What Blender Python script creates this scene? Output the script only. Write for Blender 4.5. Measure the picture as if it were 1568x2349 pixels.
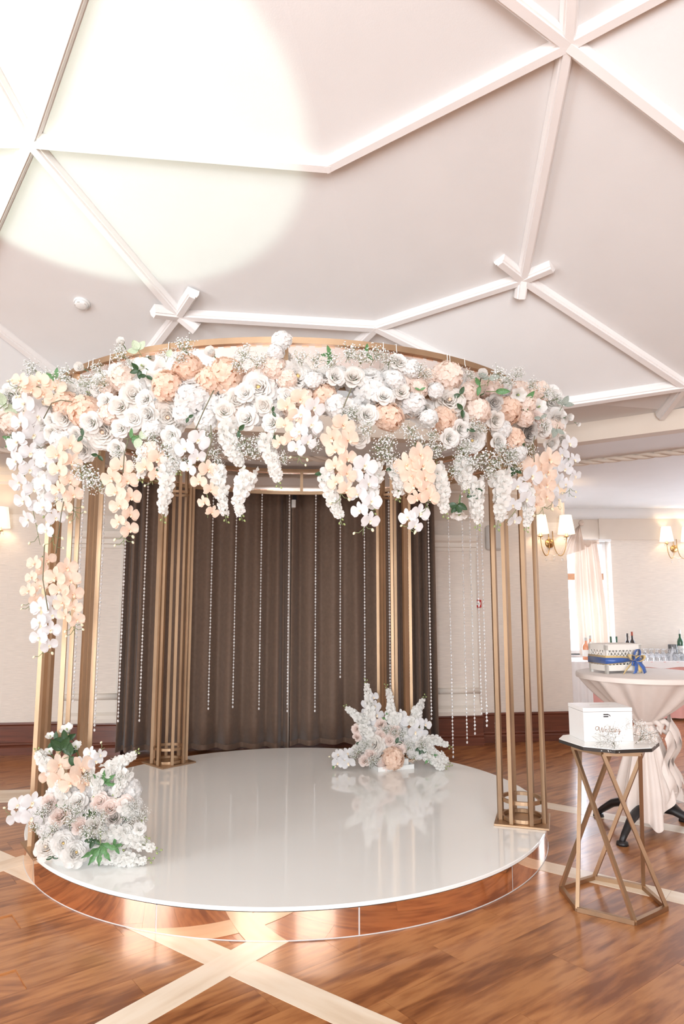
import bpy, math, random
from mathutils import Vector, Matrix, Quaternion

for o in list(bpy.data.objects): bpy.data.objects.remove(o)
SC = bpy.context.scene
COL = SC.collection
PI = math.pi
rnd = random.Random(7)

# ------------------------------------------------------------------ camera
PITCH = math.radians(7.5); CAMH = 1.55; FPX = 1566.0; IW, IH = 1568, 2349
cam = bpy.data.cameras.new('camera'); camo = bpy.data.objects.new('camera', cam); COL.objects.link(camo)
cam.sensor_fit = 'VERTICAL'; cam.sensor_height = 36.0; cam.lens = 36.0 * FPX / IH
camo.location = (0, 0, CAMH); camo.rotation_euler = (PI / 2 + PITCH, 0, 0)
cam.clip_start = 0.05; cam.clip_end = 200
SC.camera = camo

# ------------------------------------------------------------------ world, lights, exposure
w = bpy.data.worlds.new('world'); SC.world = w; w.use_nodes = True
bg = w.node_tree.nodes['Background']; bg.inputs[0].default_value = (.86, .92, 1.0, 1); bg.inputs[1].default_value = 2.6
SC.view_settings.view_transform = 'Standard'; SC.view_settings.look = 'None'
SC.view_settings.gamma = 1.0; SC.view_settings.use_curve_mapping = False
SC.view_settings.exposure = -0.42

def area(name, loc, target, sx, sy, power, color):
    l = bpy.data.lights.new(name, 'AREA'); l.shape = 'RECTANGLE'; l.size = sx; l.size_y = sy
    l.energy = power; l.color = color
    o = bpy.data.objects.new(name, l); COL.objects.link(o); o.location = loc
    d = Vector(target) - Vector(loc); o.rotation_euler = d.to_track_quat('-Z', 'Y').to_euler()
    return o
# daylight entering through the windows (rear wall, left wall, alcove); unseen rear ones made extra tall to light from above
area('daylight_rear_window', (-1.9, -5.35, 2.35), (-1.9, 5, 1.2), 2.6, 3.6, 560, (.92, .965, 1.0))
area('daylight_rear_window', (1.9, -5.35, 2.35), (1.9, 5, 1.2), 2.6, 3.6, 560, (.92, .965, 1.0))
area('daylight_left_window', (-6.05, -.5, 2.2), (6, -.2, 1.0), 3.2, 3.2, 330, (.92, .965, 1.0))
area('daylight_alcove_window', (3.55, 10.55, 1.65), (3.3, 0, 1.2), 1.0, 1.7, 120, (.80, .89, 1.0))
area('daylight_alcove_window', (6.3, 10.3, 1.6), (3.2, 2, 1.0), 1.9, 1.9, 320, (.80, .89, 1.0))

def spot(name, loc, target, power, color, size, blend):
    l = bpy.data.lights.new(name, 'SPOT'); l.energy = power; l.color = color; l.spot_size = math.radians(size)
    l.spot_blend = blend; l.shadow_soft_size = .04
    o = bpy.data.objects.new(name, l); COL.objects.link(o); o.location = loc
    o.rotation_euler = (Vector(target) - Vector(loc)).to_track_quat('-Z', 'Y').to_euler()

# pixel helpers: a photograph position plus a known depth give a point in the room
FW = Vector((0, math.cos(PITCH), math.sin(PITCH))); UP = Vector((0, -math.sin(PITCH), math.cos(PITCH))); CAMP = Vector((0, 0, CAMH))
def ray(x, y): return FW + Vector((1, 0, 0)) * ((x - IW / 2) / FPX) + UP * ((IH / 2 - y) / FPX)
def at(x, y, Y): d = ray(x, y); return CAMP + d * (Y / d.y)
def atz(x, y, z): d = ray(x, y); return CAMP + d * ((z - CAMH) / d.z)
def depth(P): return (Vector(P) - CAMP).dot(FW)
def proj(P):
    d = Vector(P) - CAMP; z = d.dot(FW)
    return IW / 2 + FPX * d.x / z, IH / 2 - FPX * d.dot(UP) / z

# ------------------------------------------------------------------ materials
MATS = {}
def nodemat(name):
    m = bpy.data.materials.new(name); m.use_nodes = True
    nt = m.node_tree; b = nt.nodes['Principled BSDF']
    return m, nt, b
def N(nt, typ, **kw):
    n = nt.nodes.new(typ)
    for k, v in kw.items(): setattr(n, k, v)
    return n
def mat(name, color, rough=.5, metal=0, noise=0, nscale=8, bump=0, bscale=60, coat=0, sheen=0, stretch=(1, 1, 1), spec=.5, trans=0, coord='Object', tint=None, emit=None, estr=0):
    """plain procedural material: colour with noise variation, optional bump, optional translucency"""
    m, nt, b = nodemat(name)
    tc = N(nt, 'ShaderNodeTexCoord'); mp = N(nt, 'ShaderNodeMapping'); mp.inputs['Scale'].default_value = stretch
    nt.links.new(tc.outputs[coord], mp.inputs[0])
    c = (*color, 1)
    b.inputs['Base Color'].default_value = c
    src = None
    if noise:
        nz = N(nt, 'ShaderNodeTexNoise'); nz.inputs['Scale'].default_value = nscale; nz.inputs['Detail'].default_value = 5
        nt.links.new(mp.outputs[0], nz.inputs['Vector'])
        r = N(nt, 'ShaderNodeValToRGB')
        c2 = tint or color
        r.color_ramp.elements[0].color = (*[max(0, v * (1 - noise)) for v in c2], 1); r.color_ramp.elements[0].position = .3
        r.color_ramp.elements[1].color = (*[min(1, v * (1 + noise)) for v in color], 1); r.color_ramp.elements[1].position = .7
        nt.links.new(nz.outputs['Fac'], r.inputs[0]); nt.links.new(r.outputs[0], b.inputs['Base Color']); src = r.outputs[0]
    if bump:
        nb = N(nt, 'ShaderNodeTexNoise'); nb.inputs['Scale'].default_value = bscale; nb.inputs['Detail'].default_value = 3
        nt.links.new(mp.outputs[0], nb.inputs['Vector'])
        bp = N(nt, 'ShaderNodeBump'); bp.inputs['Strength'].default_value = bump; bp.inputs['Distance'].default_value = .01
        nt.links.new(nb.outputs['Fac'], bp.inputs['Height']); nt.links.new(bp.outputs[0], b.inputs['Normal'])
    b.inputs['Roughness'].default_value = rough; b.inputs['Metallic'].default_value = metal
    b.inputs['Coat Weight'].default_value = coat; b.inputs['Coat Roughness'].default_value = .05
    b.inputs['Sheen Weight'].default_value = sheen; b.inputs['Specular IOR Level'].default_value = spec
    if emit: b.inputs['Emission Color'].default_value = (*emit, 1); b.inputs['Emission Strength'].default_value = estr
    if trans:
        tr = N(nt, 'ShaderNodeBsdfTranslucent'); tr.inputs[0].default_value = c
        if src: nt.links.new(src, tr.inputs[0])
        mx = N(nt, 'ShaderNodeMixShader'); mx.inputs[0].default_value = trans
        out = nt.nodes['Material Output']
        nt.links.new(b.outputs[0], mx.inputs[1]); nt.links.new(tr.outputs[0], mx.inputs[2]); nt.links.new(mx.outputs[0], out.inputs[0])
    MATS[name] = m
    return m

def woodmat(name, dark, mid, light, rough, scale=1.0, coat=.0, rand=True):
    m, nt, b = nodemat(name)
    tc = N(nt, 'ShaderNodeTexCoord'); mp = N(nt, 'ShaderNodeMapping')
    mp.inputs['Scale'].default_value = (.55 * scale, 3.2 * scale, 1)
    oi = N(nt, 'ShaderNodeObjectInfo')
    add = N(nt, 'ShaderNodeVectorMath', operation='ADD')
    mul = N(nt, 'ShaderNodeVectorMath', operation='SCALE'); mul.inputs['Scale'].default_value = 37.0
    cmb = N(nt, 'ShaderNodeCombineXYZ')
    nt.links.new(oi.outputs['Random'], cmb.inputs[0]); nt.links.new(oi.outputs['Random'], cmb.inputs[1])
    nt.links.new(cmb.outputs[0], mul.inputs[0])
    nt.links.new(tc.outputs['Object'], mp.inputs[0]); nt.links.new(mp.outputs[0], add.inputs[0]); nt.links.new(mul.outputs[0], add.inputs[1])
    n1 = N(nt, 'ShaderNodeTexNoise'); n1.inputs['Scale'].default_value = 1.7; n1.inputs['Detail'].default_value = 3; n1.inputs['Distortion'].default_value = .6
    nt.links.new(add.outputs[0], n1.inputs['Vector'])
    wv = N(nt, 'ShaderNodeMath', operation='MULTIPLY'); wv.inputs[1].default_value = 17.0
    nt.links.new(n1.outputs['Fac'], wv.inputs[0])
    sn = N(nt, 'ShaderNodeMath', operation='SINE'); nt.links.new(wv.outputs[0], sn.inputs[0])
    n2 = N(nt, 'ShaderNodeTexNoise'); n2.inputs['Scale'].default_value = 9; n2.inputs['Detail'].default_value = 6
    nt.links.new(add.outputs[0], n2.inputs['Vector'])
    ma = N(nt, 'ShaderNodeMath', operation='MULTIPLY_ADD'); ma.inputs[1].default_value = .17
    nt.links.new(sn.outputs[0], ma.inputs[0]); nt.links.new(n2.outputs['Fac'], ma.inputs[2])
    r = N(nt, 'ShaderNodeValToRGB'); e = r.color_ramp.elements
    e[0].position = .3; e[0].color = (*dark, 1); e[1].position = .72; e[1].color = (*light, 1)
    k = r.color_ramp.elements.new(.5); k.color = (*mid, 1)
    nt.links.new(ma.outputs[0], r.inputs[0])
    hs = N(nt, 'ShaderNodeHueSaturation')
    mr = N(nt, 'ShaderNodeMapRange'); mr.inputs['To Min'].default_value = .94; mr.inputs['To Max'].default_value = 1.06
    nt.links.new(oi.outputs['Random'], mr.inputs[0])
    if rand: nt.links.new(mr.outputs[0], hs.inputs['Value'])
    nt.links.new(r.outputs[0], hs.inputs['Color']); nt.links.new(hs.outputs[0], b.inputs['Base Color'])
    b.inputs['Roughness'].default_value = rough; b.inputs['Coat Weight'].default_value = coat; b.inputs['Coat Roughness'].default_value = .12
    bp = N(nt, 'ShaderNodeBump'); bp.inputs['Strength'].default_value = .06; bp.inputs['Distance'].default_value = .004
    nt.links.new(n2.outputs['Fac'], bp.inputs['Height']); nt.links.new(bp.outputs[0], b.inputs['Normal'])
    MATS[name] = m
    return m

mat('ceiling_paint', (.775, .765, .755), .9, noise=.015, nscale=3, bump=.05, bscale=150)
mat('rib_paint', (.86, .83, .81), .6, noise=.01)
mat('wall_paint', (.72, .63, .54), .9, noise=.02, nscale=4)
mat('wallpaper', (.80, .72, .64), .85, noise=.07, nscale=9, stretch=(1, 1, 16), bump=.25, bscale=14)
mat('plaster_trim', (.80, .74, .66), .6, noise=.01)
mat('mahogany', (.135, .036, .017), .35, noise=.3, nscale=6, stretch=(.5, 1, 8), coat=.3)
woodmat('floor_wood', (.20, .062, .017), (.335, .122, .038), (.47, .200, .070), .30, 1.0, .25)
woodmat('maple', (.74, .59, .43), (.83, .69, .53), (.88, .76, .61), .36, .6, .15, False)
mat('subfloor', (.05, .025, .015), .9, noise=.1)
mat('gold_metal', (.46, .315, .20), .46, 1, noise=.12, nscale=5, stretch=(1, 1, .4), bump=.02, bscale=90)
mat('rose_gold', (.86, .58, .43), .22, 1, noise=.06, nscale=4)
mat('copper_mirror', (.93, .66, .50), .035, 1, noise=.015, nscale=2, bump=.03, bscale=2.5)
mat('mirror_panel', (.86, .82, .79), .06, 1, noise=.01, nscale=2)
mat('acrylic_white', (.92, .925, .895), .07, noise=.008, nscale=2, coat=.25)
mat('white_edge', (.62, .58, .56), .45, noise=.01)
mat('curtain_brown', (.155, .096, .064), .7, noise=.10, nscale=30, sheen=.25, bump=.1, bscale=300)
mat('curtain_lining', (.36, .29, .24), .8, noise=.03)
mat('rose_white', (.93, .91, .88), .55, noise=.03, nscale=3, trans=.40)
mat('rose_cream', (.90, .865, .82), .55, noise=.04, nscale=3, trans=.40)
mat('rose_blush', (.94, .82, .765), .55, noise=.05, nscale=3, trans=.40)
mat('rose_taupe', (.55, .50, .46), .6, noise=.08, nscale=4, trans=.15)
mat('petal_peach', (.95, .755, .62), .55, noise=.06, nscale=3, trans=.40)
mat('petal_peach_deep', (.93, .65, .48), .55, noise=.06, nscale=3, trans=.40)
mat('petal_peach_pale', (.95, .83, .745), .55, noise=.05, nscale=3, trans=.40)
mat('hydrangea_white', (.92, .905, .885), .6, noise=.03, nscale=5, trans=.40)
mat("orchid_white", (.87, .86, .865), .5, noise=.02, nscale=4, trans=.40)
mat('stock_white', (.92, .905, .87), .6, noise=.03, nscale=5, trans=.40)
mat('gyp_white', (.92, .915, .89), .6, noise=.03, nscale=20, trans=.15)
mat('lip_cream', (.93, .80, .62), .5, noise=.05)
mat('lip_peach', (.95, .66, .48), .5, noise=.05)
mat('stamen', (.78, .56, .22), .7, noise=.2, nscale=20)
mat('bud_cream', (.82, .74, .52), .6, noise=.1)
mat('bud_green', (.30, .36, .14), .6, noise=.15)
mat('stem_green', (.20, .25, .11), .6, noise=.15, nscale=10)
mat('twig_olive', (.16, .15, .09), .6, noise=.15, nscale=10)
mat('leaf_dark', (.030, .075, .026), .4, noise=.25, nscale=12, trans=.08)
mat('leaf_mid', (.10, .24, .085), .45, noise=.25, nscale=12, trans=.12)
mat('leaf_grey', (.33, .37, .32), .6, noise=.15, nscale=10, trans=.1)
mat('leaf_pale', (.50, .58, .42), .55, noise=.12, nscale=10, trans=.15)
mat('foam_white', (.80, .79, .76), .8, noise=.05)
mat('string_white', (.85, .84, .80), .7, noise=.03)
mat('crystal', (.95, .95, .96), .16, .35, noise=.05, nscale=30, spec=.9)
mat('wire_gold', (.62, .50, .34), .3, 1, noise=.05)
mat('box_white', (.87, .85, .83), .4, noise=.012, nscale=3)
mat('box_ivory', (.84, .80, .74), .45, noise=.02, nscale=5)
mat('black_metal', (.016, .015, .016), .4, noise=.2, nscale=8)
mat('black_edge', (.03, .025, .022), .35, noise=.2)
mat('ink_brown', (.30, .17, .10), .5, .3, noise=.1)
mat('cloth_ivory', (.76, .665, .605), .75, noise=.03, nscale=10, sheen=.2, bump=.08, bscale=120)
mat('cloth_pink', (.80, .42, .38), .75, noise=.05, nscale=8, sheen=.2)
mat('cloth_white', (.86, .84, .84), .75, noise=.02, nscale=8)
mat('voile_peach', (.74, .60, .50), .7, noise=.10, nscale=5, stretch=(4, 4, .3), trans=.14)
mat('ribbon_blue', (.035, .10, .34), .28, noise=.1, nscale=6, sheen=.3)
mat('ribbon_gold', (.66, .47, .20), .28, noise=.1, nscale=6, sheen=.3)
mat('call_red', (.50, .02, .02), .4, noise=.05)
mat('plastic_white', (.82, .82, .80), .4, noise=.01)
mat('plastic_grey', (.62, .59, .55), .5, noise=.02)
mat('brass', (.50, .33, .15), .3, 1, noise=.05)
mat('lamp_shade', (.90, .84, .76), .7, noise=.02, emit=(1.0, .86, .70), estr=1.15)
mat('window_frame', (.90, .90, .90), .5, noise=.01)
mat('window_wood', (.42, .22, .12), .5, noise=.2, nscale=10, stretch=(1, 1, 6))
mat('sill_white', (.88, .88, .88), .4, noise=.01)
mat('outside_wall_glow', (.90, .91, .93), .9, noise=.02, emit=(.92, .95, 1.0), estr=1.2)  # glow put into the wall stands in for bright daylight outside
mat('bottle_green', (.02, .10, .05), .12, noise=.1, spec=.8)
mat('bottle_dark', (.03, .018, .015), .15, noise=.1, spec=.8)
mat('bottle_orange', (.85, .36, .20), .2, noise=.1)
mat('label_paper', (.85, .82, .78), .6, noise=.04)
mat('foil_red', (.42, .10, .06), .3, .5, noise=.1)
def glassmat(name, color, rough=.03):
    m, nt, b = nodemat(name)
    b.inputs['Base Color'].default_value = (*color, 1); b.inputs['Transmission Weight'].default_value = .9
    b.inputs['Roughness'].default_value = rough; b.inputs['IOR'].default_value = 1.3
    nz = N(nt, 'ShaderNodeTexNoise'); nz.inputs['Scale'].default_value = 3
    mr = N(nt, 'ShaderNodeMapRange'); mr.inputs['To Min'].default_value = rough; mr.inputs['To Max'].default_value = rough + .02
    nt.links.new(nz.outputs['Fac'], mr.inputs[0]); nt.links.new(mr.outputs[0], b.inputs['Roughness'])
    MATS[name] = m
glassmat('glass_clear', (.97, .98, 1.0))
def panemat():
    m, nt, b = nodemat('window_glass')
    t = N(nt, 'ShaderNodeBsdfTransparent'); t.inputs[0].default_value = (.97, .98, 1, 1)
    g = N(nt, 'ShaderNodeBsdfGlossy'); g.inputs['Roughness'].default_value = .02
    f = N(nt, 'ShaderNodeFresnel'); f.inputs[0].default_value = 1.45
    mx = N(nt, 'ShaderNodeMixShader')
    nt.links.new(f.outputs[0], mx.inputs[0]); nt.links.new(t.outputs[0], mx.inputs[1]); nt.links.new(g.outputs[0], mx.inputs[2])
    nt.links.new(mx.outputs[0], nt.nodes['Material Output'].inputs[0])
    MATS['window_glass'] = m
panemat()

# ------------------------------------------------------------------ mesh builder
class MB:
    def __init__(s): s.v = []; s.f = []; s.mi = []
    def add(s, v, f, m=0):
        o = len(s.v); s.v += [tuple(p) for p in v]; s.f += [tuple(i + o for i in q) for q in f]; s.mi += [m] * len(f); return s
    def box(s, x0, x1, y0, y1, z0, z1, m=0):
        v = [(x0, y0, z0), (x1, y0, z0), (x1, y1, z0), (x0, y1, z0), (x0, y0, z1), (x1, y0, z1), (x1, y1, z1), (x0, y1, z1)]
        return s.add(v, [(0, 3, 2, 1), (4, 5, 6, 7), (0, 1, 5, 4), (1, 2, 6, 5), (2, 3, 7, 6), (3, 0, 4, 7)], m)
    def bar(s, a, b, w, h=None, up=(0, 0, 1), m=0):
        """square bar between two points"""
        a = Vector(a); b = Vector(b); d = (b - a).normalized(); h = h or w
        u = Vector(up)
        if abs(d.dot(u)) > .98: u = Vector((0, 1, 0))
        x = d.cross(u).normalized(); y = x.cross(d).normalized()
        v = []
        for p in (a, b):
            for sx, sy in ((-1, -1), (1, -1), (1, 1), (-1, 1)): v.append(p + x * sx * w / 2 + y * sy * h / 2)
        return s.add(v, [(3, 2, 1, 0), (4, 5, 6, 7), (0, 1, 5, 4), (1, 2, 6, 5), (2, 3, 7, 6), (3, 0, 4, 7)], m)
    def tube(s, pts, r, n=6, m=0, cap=True):
        pts = [Vector(p) for p in pts]; rs = r if isinstance(r, (list, tuple)) else [r] * len(pts)
        v = []; prev = None
        for i, p in enumerate(pts):
            d = (pts[min(i + 1, len(pts) - 1)] - pts[max(i - 1, 0)])
            d = d.normalized() if d.length > 1e-9 else Vector((0, 0, 1))
            if prev is None:
                u = Vector((0, 0, 1)) if abs(d.z) < .9 else Vector((1, 0, 0))
                x = d.cross(u).normalized()
            else:
                x = (prev - d * prev.dot(d))
                x = x.normalized() if x.length > 1e-6 else d.orthogonal().normalized()
            prev = x; y = d.cross(x)
            for k in range(n):
                a = 2 * PI * k / n; v.append(p + (x * math.cos(a) + y * math.sin(a)) * rs[i])
        f = []
        for i in range(len(pts) - 1):
            for k in range(n):
                k2 = (k + 1) % n; f.append((i * n + k, i * n + k2, (i + 1) * n + k2, (i + 1) * n + k))
        if cap: f.append(tuple(range(n - 1, -1, -1))); f.append(tuple((len(pts) - 1) * n + k for k in range(n)))
        return s.add(v, f, m)
    def lathe(s, prof, n=24, m=0, c=(0, 0, 0), a0=0, a1=2 * PI):
        full = abs(a1 - a0 - 2 * PI) < 1e-6; k = n if full else n + 1
        v = []
        for r, z in prof:
            for i in range(k):
                a = a0 + (a1 - a0) * i / n; v.append((c[0] + r * math.cos(a), c[1] + r * math.sin(a), c[2] + z))
        f = []
        for j in range(len(prof) - 1):
            for i in range(n):
                i2 = (i + 1) % k; f.append((j * k + i, j * k + i2, (j + 1) * k + i2, (j + 1) * k + i))
        return s.add(v, f, m)
    def prism(s, poly, z0, z1, m=0):
        n = len(poly); v = [(x, y, z0) for x, y in poly] + [(x, y, z1) for x, y in poly]
        f = [tuple(range(n - 1, -1, -1)), tuple(range(n, 2 * n))] + [(i, (i + 1) % n, n + (i + 1) % n, n + i) for i in range(n)]
        return s.add(v, f, m)
    def ball(s, c, r, n=6, k=4, m=0, sz=1):
        prof = [(max(1e-4, r * math.sin(PI * j / k)), -r * sz * math.cos(PI * j / k)) for j in range(k + 1)]
        return s.lathe(prof, n, m, c)
    def grid(s, fn, nu, nv, m=0):
        v = [fn(i / nu, j / nv) for j in range(nv + 1) for i in range(nu + 1)]
        f = [(j * (nu + 1) + i, j * (nu + 1) + i + 1, (j + 1) * (nu + 1) + i + 1, (j + 1) * (nu + 1) + i) for j in range(nv) for i in range(nu)]
        return s.add(v, f, m)
    def mesh(s, name, mats, smooth=False):
        me = bpy.data.meshes.new(name); me.from_pydata([tuple(p) for p in s.v], [], s.f)
        for mm in (mats if isinstance(mats, (list, tuple)) else [mats]): me.materials.append(MATS[mm])
        if any(s.mi): me.polygons.foreach_set('material_index', s.mi)
        if smooth: me.polygons.foreach_set('use_smooth', [True] * len(me.polygons))
        me.update()
        return me
    def build(s, name, mats, parent=None, smooth=False, loc=None, rz=0, bevel=0):
        return put(name, s.mesh(name, mats, smooth), parent, loc, rz, bevel)

def put(name, me, parent=None, loc=None, rz=0, bevel=0, mtx=None):
    o = bpy.data.objects.new(name, me); COL.objects.link(o)
    if parent: o.parent = parent
    if loc is not None: o.location = loc
    if rz: o.rotation_euler = (0, 0, rz)
    if mtx is not None: o.matrix_local = mtx
    if bevel:
        b = o.modifiers.new('bevel', 'BEVEL'); b.width = bevel; b.segments = 2; b.limit_method = 'ANGLE'
    return o
def empty(name, loc=(0, 0, 0), rz=0):
    o = bpy.data.objects.new(name, None); COL.objects.link(o); o.location = loc; o.rotation_euler = (0, 0, rz)
    o.empty_display_size = .05
    return o
def tag(o, label, cat, group=None):
    o['label'] = label; o['category'] = cat
    if group: o['group'] = group
    return o
def struct(o): o['kind'] = 'structure'; return o
def stuff(o): o['kind'] = 'stuff'; return o
ONES = ['', 'first', 'second', 'third', 'fourth', 'fifth', 'sixth', 'seventh', 'eighth', 'ninth', 'tenth', 'eleventh', 'twelfth', 'thirteenth', 'fourteenth', 'fifteenth', 'sixteenth', 'seventeenth', 'eighteenth', 'nineteenth']
def ordinal(n):
    if n < 20: return ONES[n]
    t, o = divmod(n, 10); T = ['', '', 'twent', 'thirt', 'fort', 'fift', 'sixt', 'sevent', 'eight', 'ninet'][t]
    return T + 'ieth' if o == 0 else T + 'y-' + ONES[o]

# ------------------------------------------------------------------ floor
floor = struct(MB().box(-6.2, 8.5, -5.6, 10.8, -.1, -.006).build('floor', 'floor_wood'))
PA = math.radians(38); pd = Vector((math.cos(PA), math.sin(PA), 0)); pn = Vector((-math.sin(PA), math.cos(PA), 0))
PCX, PCY, PR = -.35, 5.11, 1.745
pl_me = MB().box(-.6460, .6460, -.0947, .0947, -.006, 0).mesh('plank', 'floor_wood')
row = 0
for j in range(-45, 60):
    v = j * .19
    off = (j * .47) % 1.3
    for i in range(-10, 12):
        u = i * 1.293 + off
        c = pd * u + pn * v
        if not (-4.0 < c.x < 5.0 and 1.9 < c.y < 9.4): continue
        if math.hypot(c.x - PCX, c.y - PCY) < 1.05: continue
        x, y = proj((c.x, c.y, 0))
        if not (-330 < x < 1900 and y < 2800): continue
        put('plank', pl_me, floor, (c.x, c.y, 0), PA)
def band(d, off, t0, t1, wdt, z):
    d = Vector((d[0], d[1], 0)).normalized(); n = Vector((-d.y, d.x, 0))
    L = t1 - t0
    k = max(1, round(L / 1.6))
    for i in range(k):
        a = t0 + L * i / k + .0008; b = t0 + L * (i + 1) / k - .0008
        c = n * off + d * ((a + b) / 2)
        MB().box(-(b - a) / 2, (b - a) / 2, -wdt / 2, wdt / 2, -.004, z).build('inlay_board', 'maple', floor, False, (c.x, c.y, 0), math.atan2(d.y, d.x))
DB = (.8, -.6)
for off, t0 in ((2.26, -5.0), (4.14, -2.5), (5.34, -2.6)): band(DB, off, t0, 2.2, .152, .0012)
DA = (.61, .79)
for off in (2.33, 4.20): band(DA, off, -.5, 3.2, .152, .0020)
band((math.cos(.12), math.sin(.12)), 6.03, -3.9, -1.6, .36, .0016)

# ------------------------------------------------------------------ walls
WA = math.radians(7.1); WO = (0, 7.685, 0)          # back wall: local x along it, local -y towards the room
ZL = 2.93                                            # low ceiling
wb = MB(); wb.box(-6.3, 2.66, 0, .25, .0, 2.48)
wall_back = struct(wb.build('wall_back', 'wallpaper', None, False, WO, WA))
struct(MB().box(-6.3, 2.66, .012, .25, 2.48, 3.0).build('wall_back_upper', 'wall_paint', None, False, WO, WA))
# wallpaper drops: thin seams
for u in (-4.6, -3.55, -2.95, 1.75, 2.25): MB().box(u - .0015, u + .0015, -.0015, .01, .31, 2.478).build('paper_seam', 'plaster_trim', wall_back)
# crown along the back wall
cr = MB(); prof = [(0, 2.80), (-.03, 2.80), (-.03, 2.83), (-.055, 2.845), (-.10, 2.89), (-.115, 2.93), (0, 2.93)]
def extr(prof, x0, x1):
    b = MB(); n = len(prof)
    v = [(x0, y, z) for y, z in prof] + [(x1, y, z) for y, z in prof]
    f = [tuple(range(n)), tuple(range(2 * n - 1, n - 1, -1))] + [(i, n + i, n + (i + 1) % n, (i + 1) % n) for i in range(n)]
    return b.add(v, f)
struct(extr([(y + .012, z) for y, z in prof], -6.2, 2.66).build('trim_1', 'plaster_trim', None, False, WO, WA))
# baseboard: tall mahogany board with a bead
bprof = [(0, 0), (-.045, 0), (-.045, .07), (-.03, .085), (-.038, .10), (-.03, .115), (-.022, .12), (-.022, .285), (-.034, .30), (-.03, .318), (0, .318)]
bb = extr(bprof, -6.2, -2.86).build('baseboard_back', 'mahogany', None, False, WO, WA); struct(bb)
struct(extr(bprof, 1.55, 2.705).build('baseboard_back', 'mahogany', None, False, WO, WA))
struct(extr(bprof, -2.3, .95).build('baseboard_back', 'mahogany', None, False, WO, WA))
# pilasters (part of the wall, each with shaft, mouldings and plinth)
def pilaster(u0, u1, n):
    e = struct(empty('pilaster', (WO[0] + math.cos(WA) * (u0 + u1) / 2, WO[1] + math.sin(WA) * (u0 + u1) / 2, 0), WA))
    h = (u1 - u0) / 2
    MB().box(-h, h, -.085, 0, .60, 2.12).build('shaft', 'wallpaper', e)
    for s in (-1, 1): MB().box(s * h - .03, s * h + .03, -.094, -.08, .60, 2.12).build('shaft_edge', 'plaster_trim', e)
    extr([(0, 2.12), (-.10, 2.12), (-.105, 2.16), (-.125, 2.165), (-.125, 2.215), (-.15, 2.235), (-.16, 2.27), (-.16, 2.30), (0, 2.30)], -h - .045, h + .045).build('capital', 'plaster_trim', e, bevel=.004)
    c = MB(); c.tube([(-h - .035, -.105, .575), (h + .035, -.105, .575)], .033, 10); c.build('torus_moulding', 'plaster_trim', e, True)
    extr([(0, .318), (-.17, .318), (-.175, .36), (-.16, .39), (-.12, .42), (-.105, .47), (-.10, .56), (0, .56)], -h - .03, h + .03).build('plinth', 'plaster_trim', e)
    extr([(y - .12, z) for y, z in bprof[1:-1]] + [(0, .318), (0, 0)], -h - .055, h + .055).build('base_board', 'mahogany', e)
pilaster(-2.86, -2.36, 1); pilaster(1.0, 1.49, 2)
# left, right and rear walls with window openings; alcove
def wall_x(name, x0, x1, y0, y1, openings, m='wallpaper', zt=4.7):
    b = MB(); ys = y0
    for (a, c, z0, z1) in openings:
        b.box(x0, x1, ys, a, 0, zt); b.box(x0, x1, a, c, 0, z0); b.box(x0, x1, a, c, z1, zt); ys = c
    b.box(x0, x1, ys, y1, 0, zt); return struct(b.build(name, m))
def wall_y(name, y0, y1, x0, x1, openings, m='wallpaper', zt=4.7):
    b = MB(); xs = x0
    for (a, c, z0, z1) in openings:
        b.box(xs, a, y0, y1, 0, zt); b.box(a, c, y0, y1, 0, z0); b.box(a, c, y0, y1, z1, zt); xs = c
    b.box(xs, x1, y0, y1, 0, zt); return struct(b.build(name, m))
wall_x('wall_left', -6.2, -6.0, -5.6, 7.2, [(-2.1, 1.1, .5, 3.9)])
wall_x('wall_right', 8.3, 8.5, -5.6, 10.8, [])
wall_y('wall_rear', -5.6, -5.4, -6.2, 8.5, [(-3.2, -.6, .5, 4.2), (.6, 3.2, .5, 4.2)])  # unseen openings, height chosen so more light falls from above
YF = 10.2
wall_alcove = wall_y('wall_alcove', YF, YF + .3, 2.4, 8.5, [(2.95, 4.02, .78, 2.47), (5.35, 7.3, .65, 2.55)], 'wallpaper', 2.47)
struct(MB().box(2.4, 8.5, YF + .012, YF + .3, 2.47, 3.0).build('wall_alcove_upper', 'wall_paint'))
struct(MB().box(2.4, 2.62, 8.02, YF + .1, 0, 3.0).build('wall_return', 'wallpaper'))
struct(MB().box(3.85, 8.5, YF - .03, YF + .02, 2.47, 2.80).build('trim_2', 'wall_paint'))
struct(MB().grid(lambda u, t: (2.4 + 6.1 * u, YF + .02 - .16 * math.sin(t * PI / 2), 2.78 + .15 * (1 - math.cos(t * PI / 2))), 4, 8).build('trim_3', 'ceiling_paint', None, True))
struct(extr([(y, z) for y, z in bprof], 2.6, 8.4).build('baseboard_alcove', 'mahogany', None, False, (0, YF, 0)))
def window(name, x0, x1, z0, z1, y, bars, wood):
    e = struct(empty(name, ((x0 + x1) / 2, y, z0)))
    h = (x1 - x0) / 2; H = z1 - z0; t = .05
    f = MB(); f.box(-h, -h + t, 0, .06, 0, H); f.box(h - t, h, 0, .06, 0, H); f.box(-h + t, h - t, 0, .06, 0, t); f.box(-h + t, h - t, 0, .06, H - t, H)
    f.build('window_frame', 'window_frame', e)
    for k in bars: MB().box(-h + t, h - t, -.005, .06, k - .05, k + .05).build('transom', 'window_wood' if wood else 'window_frame', e)
    zs = [t] + [k for k in bars] + [H - t]
    for i in range(len(zs) - 1): MB().box(-h + t, h - t, .028, .034, zs[i] + (.05 if i else 0), zs[i + 1] - (.05 if i < len(zs) - 2 else 0)).build('pane', 'window_glass', e)
    MB().box(-h - .04, h + .04, -.24, .01, -.035, 0).build('sill', 'sill_white', e)
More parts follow.
